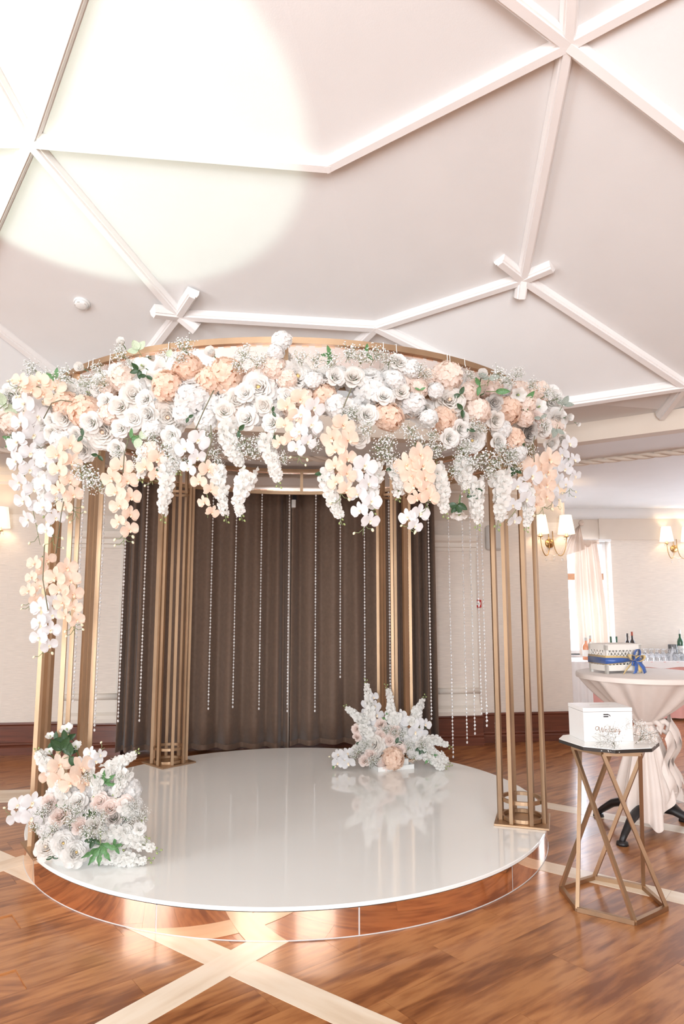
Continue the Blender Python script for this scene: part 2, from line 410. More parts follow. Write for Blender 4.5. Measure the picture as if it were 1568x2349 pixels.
window('window_1', 2.95, 4.02, .78, 2.47, YF + .22, (1.15,), True)
window('window_2', 5.35, 7.3, .65, 2.55, YF + .06, (1.3,), False)
window('window_3', -3.2, -.6, .5, 4.2, -5.5, (2.4,), False)
window('window_4', .6, 3.2, .5, 4.2, -5.5, (2.4,), False)
# pale rendered wall across the yard, outdoor brightness put in as its own glow, seen through the alcove window, with its block courses
ow = MB().box(1.2, 9, 11.6, 11.7, -.2, 3.4).build('wall_outside', 'outside_wall_glow'); struct(ow)
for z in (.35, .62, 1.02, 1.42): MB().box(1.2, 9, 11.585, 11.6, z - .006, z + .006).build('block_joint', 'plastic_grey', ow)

# ------------------------------------------------------------------ ceiling
beam = [(-5.9, 3.2), (-4.4, 4.75), (-2.59, 5.04), (1.1, 5.80), (1.97, 5.86), (2.74, 5.33), (3.9, 4.53), (5.4, 2.6), (5.4, -1.5), (3.2, -4.2), (-3.2, -4.2), (-5.9, -1.5)]
outer = [(-6.2, 7.2), (-6.2, 7.2), (-2.59, 8.2), (1.1, 8.3), (2.4, 10.6), (8.5, 10.6), (8.5, 6.0), (8.5, 2.6), (8.5, -2), (4, -5.6), (-4, -5.6), (-6.2, -2)]
cb = MB(); n = len(beam)
cb.add([(x, y, ZL) for x, y in beam] + [(x, y, ZL) for x, y in outer], [(i, (i + 1) % n, n + (i + 1) % n, n + i) for i in range(n)])
ceil_low = struct(cb.build('ceiling_low', 'ceiling_paint'))
# beam around the raised ceiling: vertical fascia with a thickness
fb = MB()
def inset(poly, d):
    out = []
    k = len(poly)
    for i in range(k):
        a = Vector(poly[i - 1]); b = Vector(poly[i]); c = Vector(poly[(i + 1) % k])
        e1 = (b - a).normalized(); e2 = (c - b).normalized(); n1 = Vector((e1.y, -e1.x)); n2 = Vector((e2.y, -e2.x))
        m = (n1 + n2).normalized(); out.append(tuple(b + m * d / max(.4, m.dot(n1))))
    return out
bi = inset(beam, .0); bo = inset(beam, -.14)
fb.add([(x, y, ZL - .004) for x, y in bi] + [(x, y, ZL + .165) for x, y in bi] + [(x, y, ZL + .165) for x, y in bo] + [(x, y, ZL - .004) for x, y in bo],
       [(a * n + i, a * n + (i + 1) % n, ((a + 1) % 4) * n + (i + 1) % n, ((a + 1) % 4) * n + i) for a in range(4) for i in range(n)])
struct(fb.build('trim_4', 'wall_paint'))
# twisted rope moulding under the low ceiling
def rope(p, q, nm):
    p = Vector(p); q = Vector(q); L = (q - p).length; d = (q - p).normalized(); x = Vector((-d.y, d.x, 0)); b = MB()
    for s in range(3):
        pts = []
        k = int(L / .035)
        for i in range(k + 1):
            a = i * .5 + s * 2 * PI / 3; pts.append(p + d * (L * i / k) + x * .028 * math.cos(a) + Vector((0, 0, .018 * math.sin(a))))
        b.tube(pts, .021, 6)
    return struct(b.build(nm, 'wall_paint', None, True))
rope((2.20, 6.74, ZL - .012), (3.75, 5.68, ZL - .012), 'trim_5')
rope((-4.2, 5.9, ZL - .012), (1.9, 6.72, ZL - .012), 'trim_6')
# folded raised ceiling: nodes given by photograph direction and distance ahead
def nd(x, y, Y): return at(x, y, Y)
def fold(x, y):
    """where the view direction meets the shallow two-plane vault (valley along the crease)"""
    d = ray(x, y); t = 3.4
    for _ in range(40):
        P = CAMP + d * t; xc = -.08 + (P.y - 3.5) * .27
        f = P.z - (3.1 + .35 * (6 - P.y) + .05 * abs(P.x - xc)); t -= f / (d.z + .35 * d.y + .001) * .7
    return CAMP + d * t
ND = {k: fold(*p) for k, p in dict(A=(70, 318), B=(1300, 95), C=(752, 375), D=(410, 718), E=(1198, 635), F=(862, 745), L=(-420, 312), M=(-88, 684), U1=(-180, -140), U2=(300, -380), T=(590, -260), V1=(960, -170), V2=(1325, -330), V3=(1790, -170)).items()}
def onplane(x, y, t):
    a, b, c = [ND[k] for k in t]; n_ = (b - a).cross(c - a); d = ray(x, y); return CAMP + d * ((a - CAMP).dot(n_) / d.dot(n_))
ND['G'] = nd(1568, 880, 4.98); ND['K'] = onplane(240, 938, 'ADM')
ND['V4'] = onplane(1900, 560, 'BEG'); ND['P'] = onplane(1880, 760, 'BEG')
ND['H'] = onplane(1290, 922, 'FEG'); ND['J2'] = onplane(1050, 838, 'FEG'); ND['J1'] = onplane(640, 965, 'DFK')
TR = ['ACD', 'CFD', 'CBF', 'BEF', ('D', 'F', 'J1'), ('F', 'J2', 'J1'), ('F', 'E', 'J2'), 'EGH', ('E', 'H', 'J2'), ('D', 'J1', 'K'), 'ADK', 'AKM', 'AML',
      ('A', 'L', 'U1'), ('A', 'U1', 'U2'), ('A', 'U2', 'C'), ('C', 'U2', 'T'), ('C', 'T', 'V1'), ('C', 'V1', 'B'), ('B', 'V1', 'V2'), ('B', 'V2', 'V3'), ('B', 'V3', 'V4'), ('B', 'V4', 'G'), ('B', 'G', 'E'), ('V4', 'P', 'G')]
keys = list(ND); cm = MB()
cm.add([ND[k] for k in keys], [tuple(keys.index(k) for k in t) for t in TR])
# skirts: from the lowest ring of nodes down behind the beam, and from the top nodes to the flat middle
low = ['L', 'M', 'K', 'J1', 'J2', 'H', 'G', 'P']
lowpt = [(-5.9, 3.3), (-4.6, 4.9), (-2.7, 5.15), (-.6, 5.62), (1.1, 5.93), (2.05, 5.97), (2.85, 5.42), (4.05, 4.6)]
cm.add([ND[k] for k in low] + [(x, y, ZL + .16) for x, y in lowpt], [(i, i + 1, 8 + i + 1, 8 + i) for i in range(7)])
top = ['L', 'U1', 'U2', 'T', 'V1', 'V2', 'V3', 'V4', 'P']
tp = [(-5.9, 1.0), (-2.5, 1.0), (-1.0, 1.0), (-.4, 1.0), (.4, 1.0), (1.0, 1.0), (2.4, 1.0), (4.2, 1.0), (5.5, 1.0)]
cm.add([ND[k] for k in top] + [(x, y, 4.7 if 0 < i < 7 else 4.3) for i, (x, y) in enumerate(tp)], [(i, 9 + i, 9 + i + 1, i + 1) for i in range(8)])
cm.add([(-6.2, 1.05, 4.68), (8.5, 1.05, 4.68), (8.5, -5.6, 4.68), (-6.2, -5.6, 4.68)], [(0, 1, 2, 3)])
cm.add([ND['L'], (-5.9, 3.3, ZL + .16), (-6.2, 1, ZL + .16), (-5.9, 1.0, 4.3)], [(0, 1, 2, 3)])
cm.add([ND['P'], (4.05, 4.6, ZL + .16), (8.5, 2.5, ZL + .16), (8.5, 1, 4.68), (5.5, 1.0, 4.3)], [(0, 1, 2, 3, 4)])
ceiling = struct(cm.build('ceiling', 'ceiling_paint'))
# ribs: moulded bars proud of the facets
def rib(a, b, nm, wd=.085, ht=.055, ext=0, ext0=0):
    a = Vector(ND[a]) if isinstance(a, str) else Vector(a); b = Vector(ND[b]) if isinstance(b, str) else Vector(b)
    d = (b - a).normalized(); a = a - d * ext0; b = b + d * ext
    nrm = Vector((0, -.34, -.94)); x = d.cross(nrm).normalized(); nrm = x.cross(d).normalized()
    if nrm.z > 0: nrm = -nrm
    prof = [(-wd / 2, -.02), (-wd / 2, .012), (-wd * .36, ht * .7), (-wd * .26, ht * .72), (-wd * .24, ht), (wd * .24, ht), (wd * .26, ht * .72), (wd * .36, ht * .7), (wd / 2, .012), (wd / 2, -.02)]
    k = len(prof); v = [p + x * s + nrm * h for p in (a, b) for s, h in prof]
    MB().add(v, [tuple(range(k - 1, -1, -1)), tuple(range(k, 2 * k))] + [(i, (i + 1) % k, k + (i + 1) % k, k + i) for i in range(k)]).build('ceiling_rib', 'rib_paint', ceiling)
for a, b in [('A', 'C'), ('C', 'B'), ('A', 'D'), ('D', 'F'), ('F', 'E'), ('B', 'E'), ('E', 'G'), ('G', 'H'), ('A', 'L'), ('A', 'M'), ('A', 'U1'), ('A', 'U2'), ('B', 'V1'), ('B', 'V2'), ('B', 'V3'), ('B', 'V4'),
             ('D', 'K'), ('M', 'K'), ('F', 'J1'), ('F', 'J2')]:
    rib(a, b, 'rib', ext=.015, ext0=.015)
rib('G', nd(1515, 950, 5.42), 'rib'); rib('G', 'P', 'rib')
def stub(n, x, y, Y): rib(n, nd(x, y, Y), 'stub')
stub('D', 350, 711, 4.58); stub('D', 443, 668, 4.45); stub('D', 452, 753, 4.78)
stub('E', 1144, 592, 4.20); stub('E', 1266, 606, 4.22); stub('E', 1192, 682, 4.45)
# smoke detector on the ceiling facet
def facet_point(x, y, t):
    a, b, c = [ND[k] for k in t]; nn = (b - a).cross(c - a).normalized(); d = ray(x, y); s = (a - CAMP).dot(nn) / d.dot(nn)
    if nn.z > 0: nn = -nn
    return CAMP + d * s, nn
P0, nn = facet_point(188, 694, 'ADK')
sd = empty('smoke_detector', P0); sd.rotation_euler = nn.to_track_quat('Z', 'Y').to_euler()
MB().lathe([(.001, .0), (.058, 0), (.058, .012), (.05, .016)], 24).build('base', 'plastic_white', sd, True)
MB().lathe([(.048, .014), (.046, .03), (.03, .038), (.001, .038)], 24).build('sensor_head', 'plastic_white', sd, True)
for k in range(5):
    a = PI * 2 * k / 5; MB().box(-.009, .009, .036, .044, .024, .034).build('vent_slot', 'plastic_grey', sd, False, (0, 0, 0), a)
tag(sd, 'round white smoke detector on the left ceiling facet', 'smoke detector')

# stage light on the floor at the left throws a pale green-white disc on the ceiling
tgt = at(130, 250, 3.3)
SLX, SLY = -3.3, 1.2
spot('stage_light_beam', (SLX, SLY, .55), tgt, 640, (.74, 1.0, .86), 29, .16)
sl = empty('stage_light', (SLX, SLY, 0))
MB().box(-.16, .16, -.16, .16, 0, .04).build('base', 'black_metal', sl, bevel=.01)
for s in (-1, 1): MB().box(s * .13 - .015, s * .13 + .015, -.04, .04, .04, .42).build('yoke_arm', 'black_metal', sl)
hd = MB().lathe([(.001, -.2), (.08, -.19), (.10, -.05), (.10, .10), (.085, .10), (.083, .06)], 20).build('lamp_head', 'black_metal', sl, True, (0, 0, .38))
hd.rotation_euler = (tgt - Vector((SLX, SLY, .4))).to_track_quat('Z', 'Y').to_euler()
tag(sl, 'black stage light on the floor left of the platform', 'stage light')

# ------------------------------------------------------------------ round platform
plat = empty('platform', (PCX, PCY, 0))
MB().lathe([(.001, .128), (PR - .012, .128), (PR, .133), (PR, .147), (PR - .004, .150), (.001, .150)], 160).build('top_board', 'acrylic_white', plat, True).data.polygons
top_o = plat.children[0]
md = top_o.modifiers.new('edge', 'EDGE_SPLIT'); md.split_angle = math.radians(35)
MB().lathe([(PR - .06, .004), (PR - .06, .128)], 120).build('inner_frame', 'white_edge', plat, True)
seams = []
for px in (75, 357, 824, 1176):
    # seam azimuths from where the photograph shows the panel joints on the front of the drum
    best = min((abs(proj((PCX + PR * math.cos(a), PCY + PR * math.sin(a), .07))[0] - px), a) for a in [PI + PI * i / 2000 for i in range(2001)])
    seams.append(best[1])
seams = sorted(seams) + [2 * PI + .35, 2 * PI + 1.05, 2 * PI + 1.75, 2 * PI + 2.45, 2 * PI + 3.0]
seams.append(seams[0] + 2 * PI)
for a0, a1 in zip(seams[:-1], seams[1:]):
    g = .0022; r = PR - .003; nn_ = max(8, int((a1 - a0) * 40))
    b = MB(); b.lathe([(r - .003, .0065), (r, .0065), (r, .1285), (r - .003, .1285)], nn_, 0, (0, 0, 0), a0 + g, a1 - g)
    o = b.build('mirror_skirt_panel', 'copper_mirror', plat, True); m_ = o.modifiers.new('edge', 'EDGE_SPLIT'); m_.split_angle = math.radians(40)
    jt = MB(); jt.lathe([(r - .0035, .007), (r - .0012, .007), (r - .0012, .127)], 2, 0, (0, 0, 0), a0 - g * 1.2, a0 + g * 1.2); jt.build('panel_joint', 'white_edge', plat)
MB().lathe([(PR - .006, .0005), (PR - .0015, .0005), (PR - .0015, .006), (PR - .006, .006)], 120).build('foot_strip', 'white_edge', plat, True)
tag(plat, 'round white glossy platform with a copper mirror skirt', 'platform')
ZP = .150

# ------------------------------------------------------------------ canopy: columns, drum
RR, ZB, ZT = 1.77, 2.63, 2.893
can = empty('canopy', (PCX, PCY, ZP))
ring_z = [(ZT - .032, ZT), (ZB, ZB + .032)]
def ringbar(r0, r1, z0, z1, nm, m, par, n=120, smooth=True):
    o = MB().lathe([(r0, z0), (r1, z0), (r1, z1), (r0, z1), (r0, z0)], n).build(nm, m, par, smooth)
    e = o.modifiers.new('edge', 'EDGE_SPLIT'); e.split_angle = math.radians(35); return o
ringbar(RR - .03, RR, ZT - .032 - ZP, ZT - ZP, 'top_ring', 'gold_metal', can)
ringbar(RR - .03, RR, ZB - ZP, ZB + .032 - ZP, 'bottom_ring', 'gold_metal', can)
npan = 8; pa0 = math.radians(-90 + 2.0)
for k in range(npan):
    a0 = pa0 + 2 * PI * k / npan; a1 = a0 + 2 * PI / npan
    MB().lathe([(RR - .018, ZB + .03 - ZP), (RR - .018, ZT - .03 - ZP)], 20, 0, (0, 0, 0), a0 + .008, a1 - .008).build('mirror_panel', 'mirror_panel', can, True)
    st = MB(); st.box(-.014, .014, -.03, 0, ZB + .03 - ZP, ZT - .03 - ZP)
    st.build('panel_post', 'gold_metal', can, False, (RR * math.cos(a0), RR * math.sin(a0), 0), a0 - PI / 2)
    # slim rose-gold frame strips inside each panel
    for z0, z1 in ((ZB + .034, ZB + .046), (ZT - .046, ZT - .034)):
        MB().lathe([(RR - .034, z0 - ZP), (RR - .018, z0 - ZP), (RR - .018, z1 - ZP), (RR - .034, z1 - ZP), (RR - .034, z0 - ZP)], 20, 0, (0, 0, 0), a0 + .01, a1 - .01).build('panel_frame', 'rose_gold', can)
colpos = [(216, 1.60, 'FL'), (136.5, 1.61, 'BL'), (57, 1.53, 'BR'), (342.6, 1.59, 'FR')]
tube_me = MB().box(-.0125, .0125, -.0125, .0125, .012, ZT - .03 - ZP).mesh('column_tube', 'gold_metal')
rg = MB().lathe([(.118, 0), (.134, 0), (.134, .022), (.118, .022), (.118, 0)], 40).mesh('base_hoop', 'gold_metal', False)
COLC = {}
for ang, r, nm in colpos:
    a = math.radians(ang); c = Vector((r * math.cos(a), r * math.sin(a), 0)); COLC[nm] = Vector((PCX, PCY, ZP)) + c
    cl = empty('column', c, a); cl.parent = can
    pb = MB(); pb.box(-.168, .168, -.168, .168, 0, .013)
    put('base_plate', pb.mesh('base_plate', 'gold_metal'), cl, bevel=.002)
    for z in (.015, .125): put('base_hoop', rg, cl, (0, 0, z))
    put('base_hoop', rg, cl, (0, 0, ZB - ZP - .1))
    for k in range(8):
        t = PI / 8 + k * PI / 4
        put('column_tube', tube_me, cl, (.150 * math.cos(t), .150 * math.sin(t), 0), t)
tag(can, 'round gold metal canopy on four clustered-tube columns with a mirrored drum', 'canopy')

# strings tying the garland to the top ring
k = 0
for px in (140, 205, 215, 255, 388, 878, 908, 1024, 1030, 1064, 1133, 1183):
    best = min((abs(proj((PCX + RR * math.cos(a), PCY + RR * math.sin(a), ZT))[0] - px), a) for a in [PI + PI * i / 1500 for i in range(1501)])[1]
    L = .12 if px in (140, 255, 878, 1024, 1030, 1133) else .045
    cx, sx = math.cos(best), math.sin(best); b = MB(); pts = []
    for (dr, dz) in ((.012, -L), (.006, -.03), (.004, .004), (-.015, .006), (-.034, .004), (-.036, -.036), (-.012, -.04)):
        pts.append((PCX + (RR + dr) * cx, PCY + (RR + dr) * sx, ZT + dz))
    o = b.tube(pts, .0022, 5).build('tie_string', 'string_white', None, True); k += 1
    tag(o, f'white tie string looped over the top ring, {ordinal(k)} from the left', 'string', 'strings over the top ring')

# ------------------------------------------------------------------ crystal chains
def chain(px, ybot, nm_i, rr=1.735, ztop=ZB, size=.0175, big=0):
    d = ray(px, 1400); d2 = Vector((d.x, d.y)); o2 = Vector((-PCX, -PCY))
    # far side of the drum
    A_ = d2.dot(d2); B_ = 2 * o2.dot(d2); C_ = o2.dot(o2) - rr * rr; D_ = B_ * B_ - 4 * A_ * C_
    t = (-B_ + math.sqrt(max(0, D_))) / (2 * A_)
    X, Y = d.x * t, d.y * t
    zb = at(px, ybot, Y).z
    # keep clear of the platform
    zb = max(zb, ZP + .02)
    e = empty('crystal_chain', (X, Y, ztop))
    n = int((ztop - zb) / (size * 1.7)); b = MB(); rr_ = random.Random(nm_i)
    for i in range(n):
        z = -.012 - i * size * 1.7; a = rr_.random() * 6 + i * .8
        v = [(math.cos(a + q * PI / 3) * size * .60, math.sin(a + q * PI / 3) * size * .60 * .7, z) for q in range(6)] + [(0, 0, z + size * .85), (0, 0, z - size * .85)]
        # flattened faceted bead turned about the chain
        ca, sa = math.cos(a * 1.7), math.sin(a * 1.7)
        v = [(x * ca - y * sa, x * sa + y * ca, zz) for x, y, zz in v]
        b.add(v, [(q, (q + 1) % 6, 6) for q in range(6)] + [((q + 1) % 6, q, 7) for q in range(6)])
    b.build('beads', 'crystal', e)
    MB().tube([(0, 0, .004), (0, 0, -.012 - n * size * 1.7)], .0008, 4).build('thread', 'wire_gold', e)
    dr = MB(); dr.ball((0, 0, -.012 - n * size * 1.7 - .008), .0085, 8, 5, 0, 1.5); dr.build('end_drop', 'crystal', e)
    MB().tube([(0, 0, .01), (.006, 0, .006), (.006, 0, -.006), (0, 0, -.01)], .0015, 5).build('hook', 'wire_gold', e)
    return e, X
CH = [(178, 1610), (229, 1672), (281, 1655), (329, 1650), (377, 1727), (421, 1602), (483, 1625), (538, 1620), (597, 1622), (661, 1630), (723, 1626), (780, 1553), (836, 1650), (893, 1660),
      (939, 1565), (985, 1648), (1032, 1738), (1064, 1700), (1082, 1682), (1098, 1637), (1109, 1663), (1129, 1716)]
NAMED = {0: 'behind the front left column', 4: 'inside the back left column', 5: 'inside the back left column', 8: 'over the left curtain', 13: 'inside the back right column'}
for i, (px, yb) in enumerate(CH):
    e, X = chain(px, yb, i)
    tag(e, f'hanging strand of clear crystal beads, {ordinal(i + 1)} from the left under the canopy', 'crystal strand', 'crystal strands under the canopy')

# ------------------------------------------------------------------ curtains on the back wall
def wl(u, d, z): return Vector((WO[0] + math.cos(WA) * u + math.sin(WA) * d, WO[1] + math.sin(WA) * u - math.cos(WA) * d, z))
def curtain(nm, u0, u1, folds, seed, label, zb, lining=None):
    r = random.Random(seed); e = empty(nm, wl((u0 + u1) / 2, .2, zb), WA); hw = (u1 - u0) / 2
    def dep(s):
        """crest to crest: deep rounded pleats; folds = list of (crest position, crest height)"""
        for (c0, h0), (c1, h1) in zip(folds[:-1], folds[1:]):
            if c0 <= s <= c1:
                q = (s - c0) / (c1 - c0); wv = .5 + .5 * math.cos(2 * PI * q)
                return (h0 * (1 - q) + h1 * q) * wv ** .8
        return 0
    zt = 2.86
    nu = 150; nv = 10
    def fn(u, t):
        z = (zt - zb) * t
        d = dep(u) * (.75 + .35 * (1 - t)) + .012 * math.sin(u * 90) * t * t
        return (-hw + 2 * hw * u, -d, z + .008 * math.sin(u * 25) * (1 - t))
    g = MB().grid(fn, nu, nv)
    o = g.build('panel', 'curtain_brown', e, True); sdf = o.modifiers.new('thick', 'SOLIDIFY'); sdf.thickness = .006
    if lining:
        s_, wdt = lining
        g2 = MB().grid(lambda u, t: (s_ * hw + (u - .5) * wdt, -dep(1 if s_ > 0 else 0) * (.75 + .35 * (1 - t)) - .012 + .02 * abs(u - .5), (zt - zb) * t), 4, 6)
        o2 = g2.build('lining_edge', 'curtain_lining', e, True); sdf = o2.modifiers.new('thick', 'SOLIDIFY'); sdf.thickness = .004
    hm = MB().grid(lambda u, t: (-hw + 2 * hw * u, -dep(u) * 1.1 - .007, .002 + .05 * t), nu, 1); hm.build('hem', 'curtain_brown', e, True)
    tag(e, label, 'curtain')
    return e
curtain('curtain', -2.32, -.60, [(0, .12), (.055, .13), (.105, .12), (.21, .10), (.36, .13), (.50, .10), (.64, .13), (.80, .11), (.93, .12), (1.0, .10)], 1,
        'long brown curtain hanging on the left half of the back wall opening', .055, (1, .02))
curtain('curtain', -.585, .99, [(0, .11), (.13, .12), (.29, .10), (.45, .13), (.60, .10), (.72, .12), (.82, .12), (.88, .13), (.94, .13), (1.0, .12)], 2,
        'long brown curtain hanging on the right half of the back wall opening', .075)
cr = empty('curtain_rod', wl(-.66, .2, 2.88), WA)
MB().tube([(-1.85, 0, 0), (1.85, 0, 0)], .014, 10).build('rod', 'brass', cr, True)
for s in (-1.8, 0, 1.8): MB().box(s - .01, s + .01, 0, .2, -.02, .02).build('bracket', 'brass', cr)
for i in range(25):
    x = -1.66 + i * .137; MB().lathe([(.016, -.002), (.020, -.002), (.020, .002), (.016, .002), (.016, -.002)], 10).build('curtain_ring', 'brass', cr, True, (x, 0, -.004)).rotation_euler = (0, PI / 2, 0)
tag(cr, 'brass curtain rod above the brown curtains', 'curtain rod')
MB()
cs = empty('curtain_motor', wl(-.565, .30, 2.56), WA)
MB().box(-.022, .022, -.03, .03, 0, .085).build('white_housing', 'plastic_white', cs, bevel=.004)
MB().box(-.012, .03, -.02, .02, .085, .16).build('bracket', 'black_metal', cs)
MB().tube([(.004, .0, .16), (.004, .0, .30)], .006, 6).build('drop_rod', 'black_metal', cs)
tag(cs, 'small white curtain drive box where the brown curtains meet', 'curtain drive')

# ------------------------------------------------------------------ wall fittings
e = empty('fire_call_point', wl(1.553, 0, 1.485), WA)
MB().box(-.042, .042, -.04, 0, 0, .088).build('red_housing', 'call_red', e, bevel=.004)
MB().box(-.028, .028, -.043, -.038, .03, .062).build('white_pane', 'label_paper', e)
for s in (-1, 0, 1): MB().box(s * .012 - .003, s * .012 + .003, -.045, -.042, .044, .050).build('pane_dot', 'black_edge', e)
MB().box(-.015, .015, -.042, -.038, .068, .078).build('top_mark', 'label_paper', e)
tag(e, 'small red fire call point on the wall right of the curtain', 'fire alarm')
e = empty('wall_speaker', wl(1.765, 0, 2.14), WA)
MB().box(-.098, .098, -.07, 0, 0, .29).build('cabinet', 'plastic_grey', e, bevel=.03)
MB().box(-.08, .08, -.078, -.068, .02, .27).build('grille', 'plastic_grey', e, bevel=.01)
tag(e, 'pale grey wall speaker behind the front right column', 'speaker')

def sconce(loc, rz, label, power=4.0, sc=1.0):
    e = empty('wall_sconce', loc, rz); e.scale = (sc, sc, sc)
    b = MB(); b.lathe([(.001, 0), (.055, 0), (.055, .012), (.045, .02), (.02, .024), (.018, .04), (.001, .045)], 24)
    o = b.build('wall_plate', 'brass', e, True); o.rotation_euler = (PI / 2, 0, 0)
    for s in (-1, 1):
        pts = []
        for i in range(17):
            t = i / 16; a = PI * t
            pts.append((s * (.025 + .066 * (1 - math.cos(a))), -.05 - .07 * math.sin(a * .5), .03 - .20 * math.sin(a) + .04 * t))
        pts = [(s * .025, -.04, .14)] + pts
        arm = MB().tube(pts, .0055, 8).build('arm', 'brass', e, True)
        x, y, z = pts[-1]
        MB().lathe([(.008, -.01), (.03, -.005), (.032, .002), (.012, .008), (.012, .05), (.001, .05)], 16, 0, (x, y, z)).build('candle_cup', 'brass', e, True)
        for q in range(4):
            a = q * PI / 2 + .4
            MB().ball((x + .03 * math.cos(a), y + .03 * math.sin(a), z - .022), .009, 6, 4, 0, 1.8).build('crystal_drop', 'glass_clear', e, True)
        MB().lathe([(.098, .03), (.066, .25)], 32, 0, (x, y, z)).build('lamp_shade', 'lamp_shade', e, True).modifiers.new('t', 'SOLIDIFY').thickness = .002
        l = bpy.data.lights.new('sconce_bulb', 'POINT'); l.energy = power; l.color = (1, .72, .45); l.shadow_soft_size = .03
        lo = bpy.data.objects.new('sconce_bulb', l); COL.objects.link(lo); lo.parent = e; lo.location = (x, y, z + .15)
    MB().tube([(-.15, -.12, .02), (-.08, -.12, -.12), (0, -.10, -.155), (.08, -.12, -.12), (.15, -.12, .02)], .0025, 5).build('bead_swag', 'crystal', e, True)
    for x in (-.1, 0, .1): MB().ball((x, -.12, -.20 if x else -.19), .012, 6, 4, 0, 1.4).build('crystal_drop', 'glass_clear', e, True)
    tag(e, label, 'wall lamp', 'wall sconces')
    return e
sconce(wl(2.45, 0, 2.23), WA, 'brass two-arm wall sconce with lit white shades beside the front right column')
sconce(wl(-3.78, 0, 2.22), WA, 'brass two-arm wall sconce cut by the left edge of the photo')
p = at(1545, 1262, YF); sconce((p.x, YF, p.z + .02), 0, 'brass two-arm wall sconce on the far alcove wall above the bar', 3.0)

# ------------------------------------------------------------------ alcove: voile curtain, swag, bar
e = empty('voile_curtain', (3.62, YF - .08, .78))
def vf(u, t):
    wdt = .15 + .03 * math.sin(t * 3) + .05 * (1 - t)
    x = -wdt + 2 * wdt * u + .05 * (1 - t) - .02
    return (x, -.05 + .03 * math.sin(u * 22 + 1) - .01 * math.sin(u * 9), 1.66 * t)
MB().grid(vf, 60, 12).build('fabric', 'voile_peach', e, True)
MB().grid(lambda u, t: (-.17 + .34 * u, -.06 - .02 * math.sin(t * PI), 1.60 + .08 * t + .03 * math.sin(u * PI * 3) * (1 - t)), 24, 5).build('gathered_heading', 'voile_peach', e, True)
tag(e, 'sheer peach voile curtain hanging across the right of the alcove window', 'curtain')
e = empty('curtain_rail', (3.5, YF - .1, 2.44))
MB().box(-.55, .48, -.03, .03, 0, .03).build('rail', 'window_frame', e)
for s in (-.5, .42): MB().box(s - .015, s + .015, -.02, .12, .005, .028).build('bracket', 'window_frame', e)
tag(e, 'white curtain rail across the top of the alcove window', 'curtain rail')
p = at(1332, 1200, YF - .15)
e = empty('window_swag', (p.x, YF - .15, p.z))
MB().grid(lambda u, t: (-.03 - .30 * u * (1 - t) ** .7 + .06 * (1 - t) * (1 - u), -.03 + .02 * math.sin(u * 20), -.48 * (1 - t) * (.75 + .25 * u) - .03), 40, 10).build('swag_fabric', 'voile_peach', e, True)
MB().lathe([(.001, .0), (.03, .0), (.045, .012), (.03, .025), (.001, .03)], 14).build('rosette', 'voile_peach', e, True).rotation_euler = (PI / 2, 0, 0)
tag(e, 'small gathered peach swag pinned at the upper left of the alcove window', 'curtain swag')
# bar counter with cloth and pink skirt
ZBAR = .76
bar = empty('bar_table', (4.9, 9.62, 0))
MB().box(-2.15, 2.3, -.33, .33, ZBAR - .03, ZBAR - .004).build('table_top', 'window_wood', bar)
for sx in (-2.0, 0, 2.1):
    for sy in (-.28, .28): MB().box(sx - .02, sx + .02, sy - .02, sy + .02, 0, ZBAR - .03).build('leg', 'black_metal', bar)
tag(bar, 'long bar table along the alcove wall', 'table')
e = empty('bar_cloth', (4.9, 9.62, 0))
MB().box(-2.17, 2.32, -.35, .35, ZBAR - .004, ZBAR).build('cloth_top', 'cloth_white', e)
def skirt(x0, x1, m, nm, z0, z1, yo, seed, nf):
    r = random.Random(seed); ph = r.random() * 6
    MB().grid(lambda u, t: (x0 + (x1 - x0) * u, -.355 - yo - .018 * math.sin(u * nf * 2 * PI + ph) * (1 - .6 * t), z0 + (z1 - z0) * t), int(nf * 10), 5).build(nm, m, e, True)
skirt(-2.17, 2.32, 'cloth_pink', 'pink_skirt', .03, ZBAR, .0, 3, 26)
skirt(-1.98, -1.60, 'cloth_white', 'white_drape', .06, ZBAR, .04, 4, 4)
skirt(-1.36, -1.30, 'cloth_white', 'white_drape', .06, ZBAR, .04, 5, 1)
MB().grid(lambda u, t: (-2.17 + 4.49 * u, -.36 - .02 * t, ZBAR - .075 * t * (1 + .15 * math.sin(u * 60))), 90, 4).build('top_valance', 'cloth_white', e, True)
tag(e, 'white top cloth with gathered pink skirt on the bar table', 'tablecloth')
# glasses standing upside down in rows
gl = MB().lathe([(.030, 0), (.036, .03), (.034, .07), (.012, .095), (.005, .10), (.005, .14), (.028, .146), (.028, .149), (.001, .149)], 12).mesh('wine_glass', 'glass_clear', True)
gp = []
for j in range(3):
    for i in range(13):
        gp.append((4.12 + i * .082 + .02 * (j % 2), 9.44 + j * .09))
for q, (x, y) in enumerate(gp):
    o = put('wine_glass', gl, None, (x, y, ZBAR)); tag(o, f"upturned clear stemmed glass, {ordinal(q % 13 + 1)} from the left in the {('front', 'middle', 'back')[q // 13]} row on the bar", 'glass', 'upturned glasses on the bar')
def bottle(x, y, h, r, m, cap, label, lab=True):
    e = empty('bottle', (x, y, ZBAR))
    MB().lathe([(.001, 0), (r, 0), (r, h * .58), (r * .8, h * .66), (r * .36, h * .74), (r * .34, h * .97), (.001, h * .97)], 16).build('glass_body', m, e, True)
    MB().lathe([(r * .38, h * .86), (r * .38, h), (.001, h)], 12).build('cap', cap, e, True)
    if lab: MB().lathe([(r * 1.01, h * .15), (r * 1.01, h * .45)], 16).build('paper_label', 'label_paper', e, True)
    tag(e, label, 'bottle', 'bottles on the bar')
def bx(px, y): return at(px, 1500, y).x
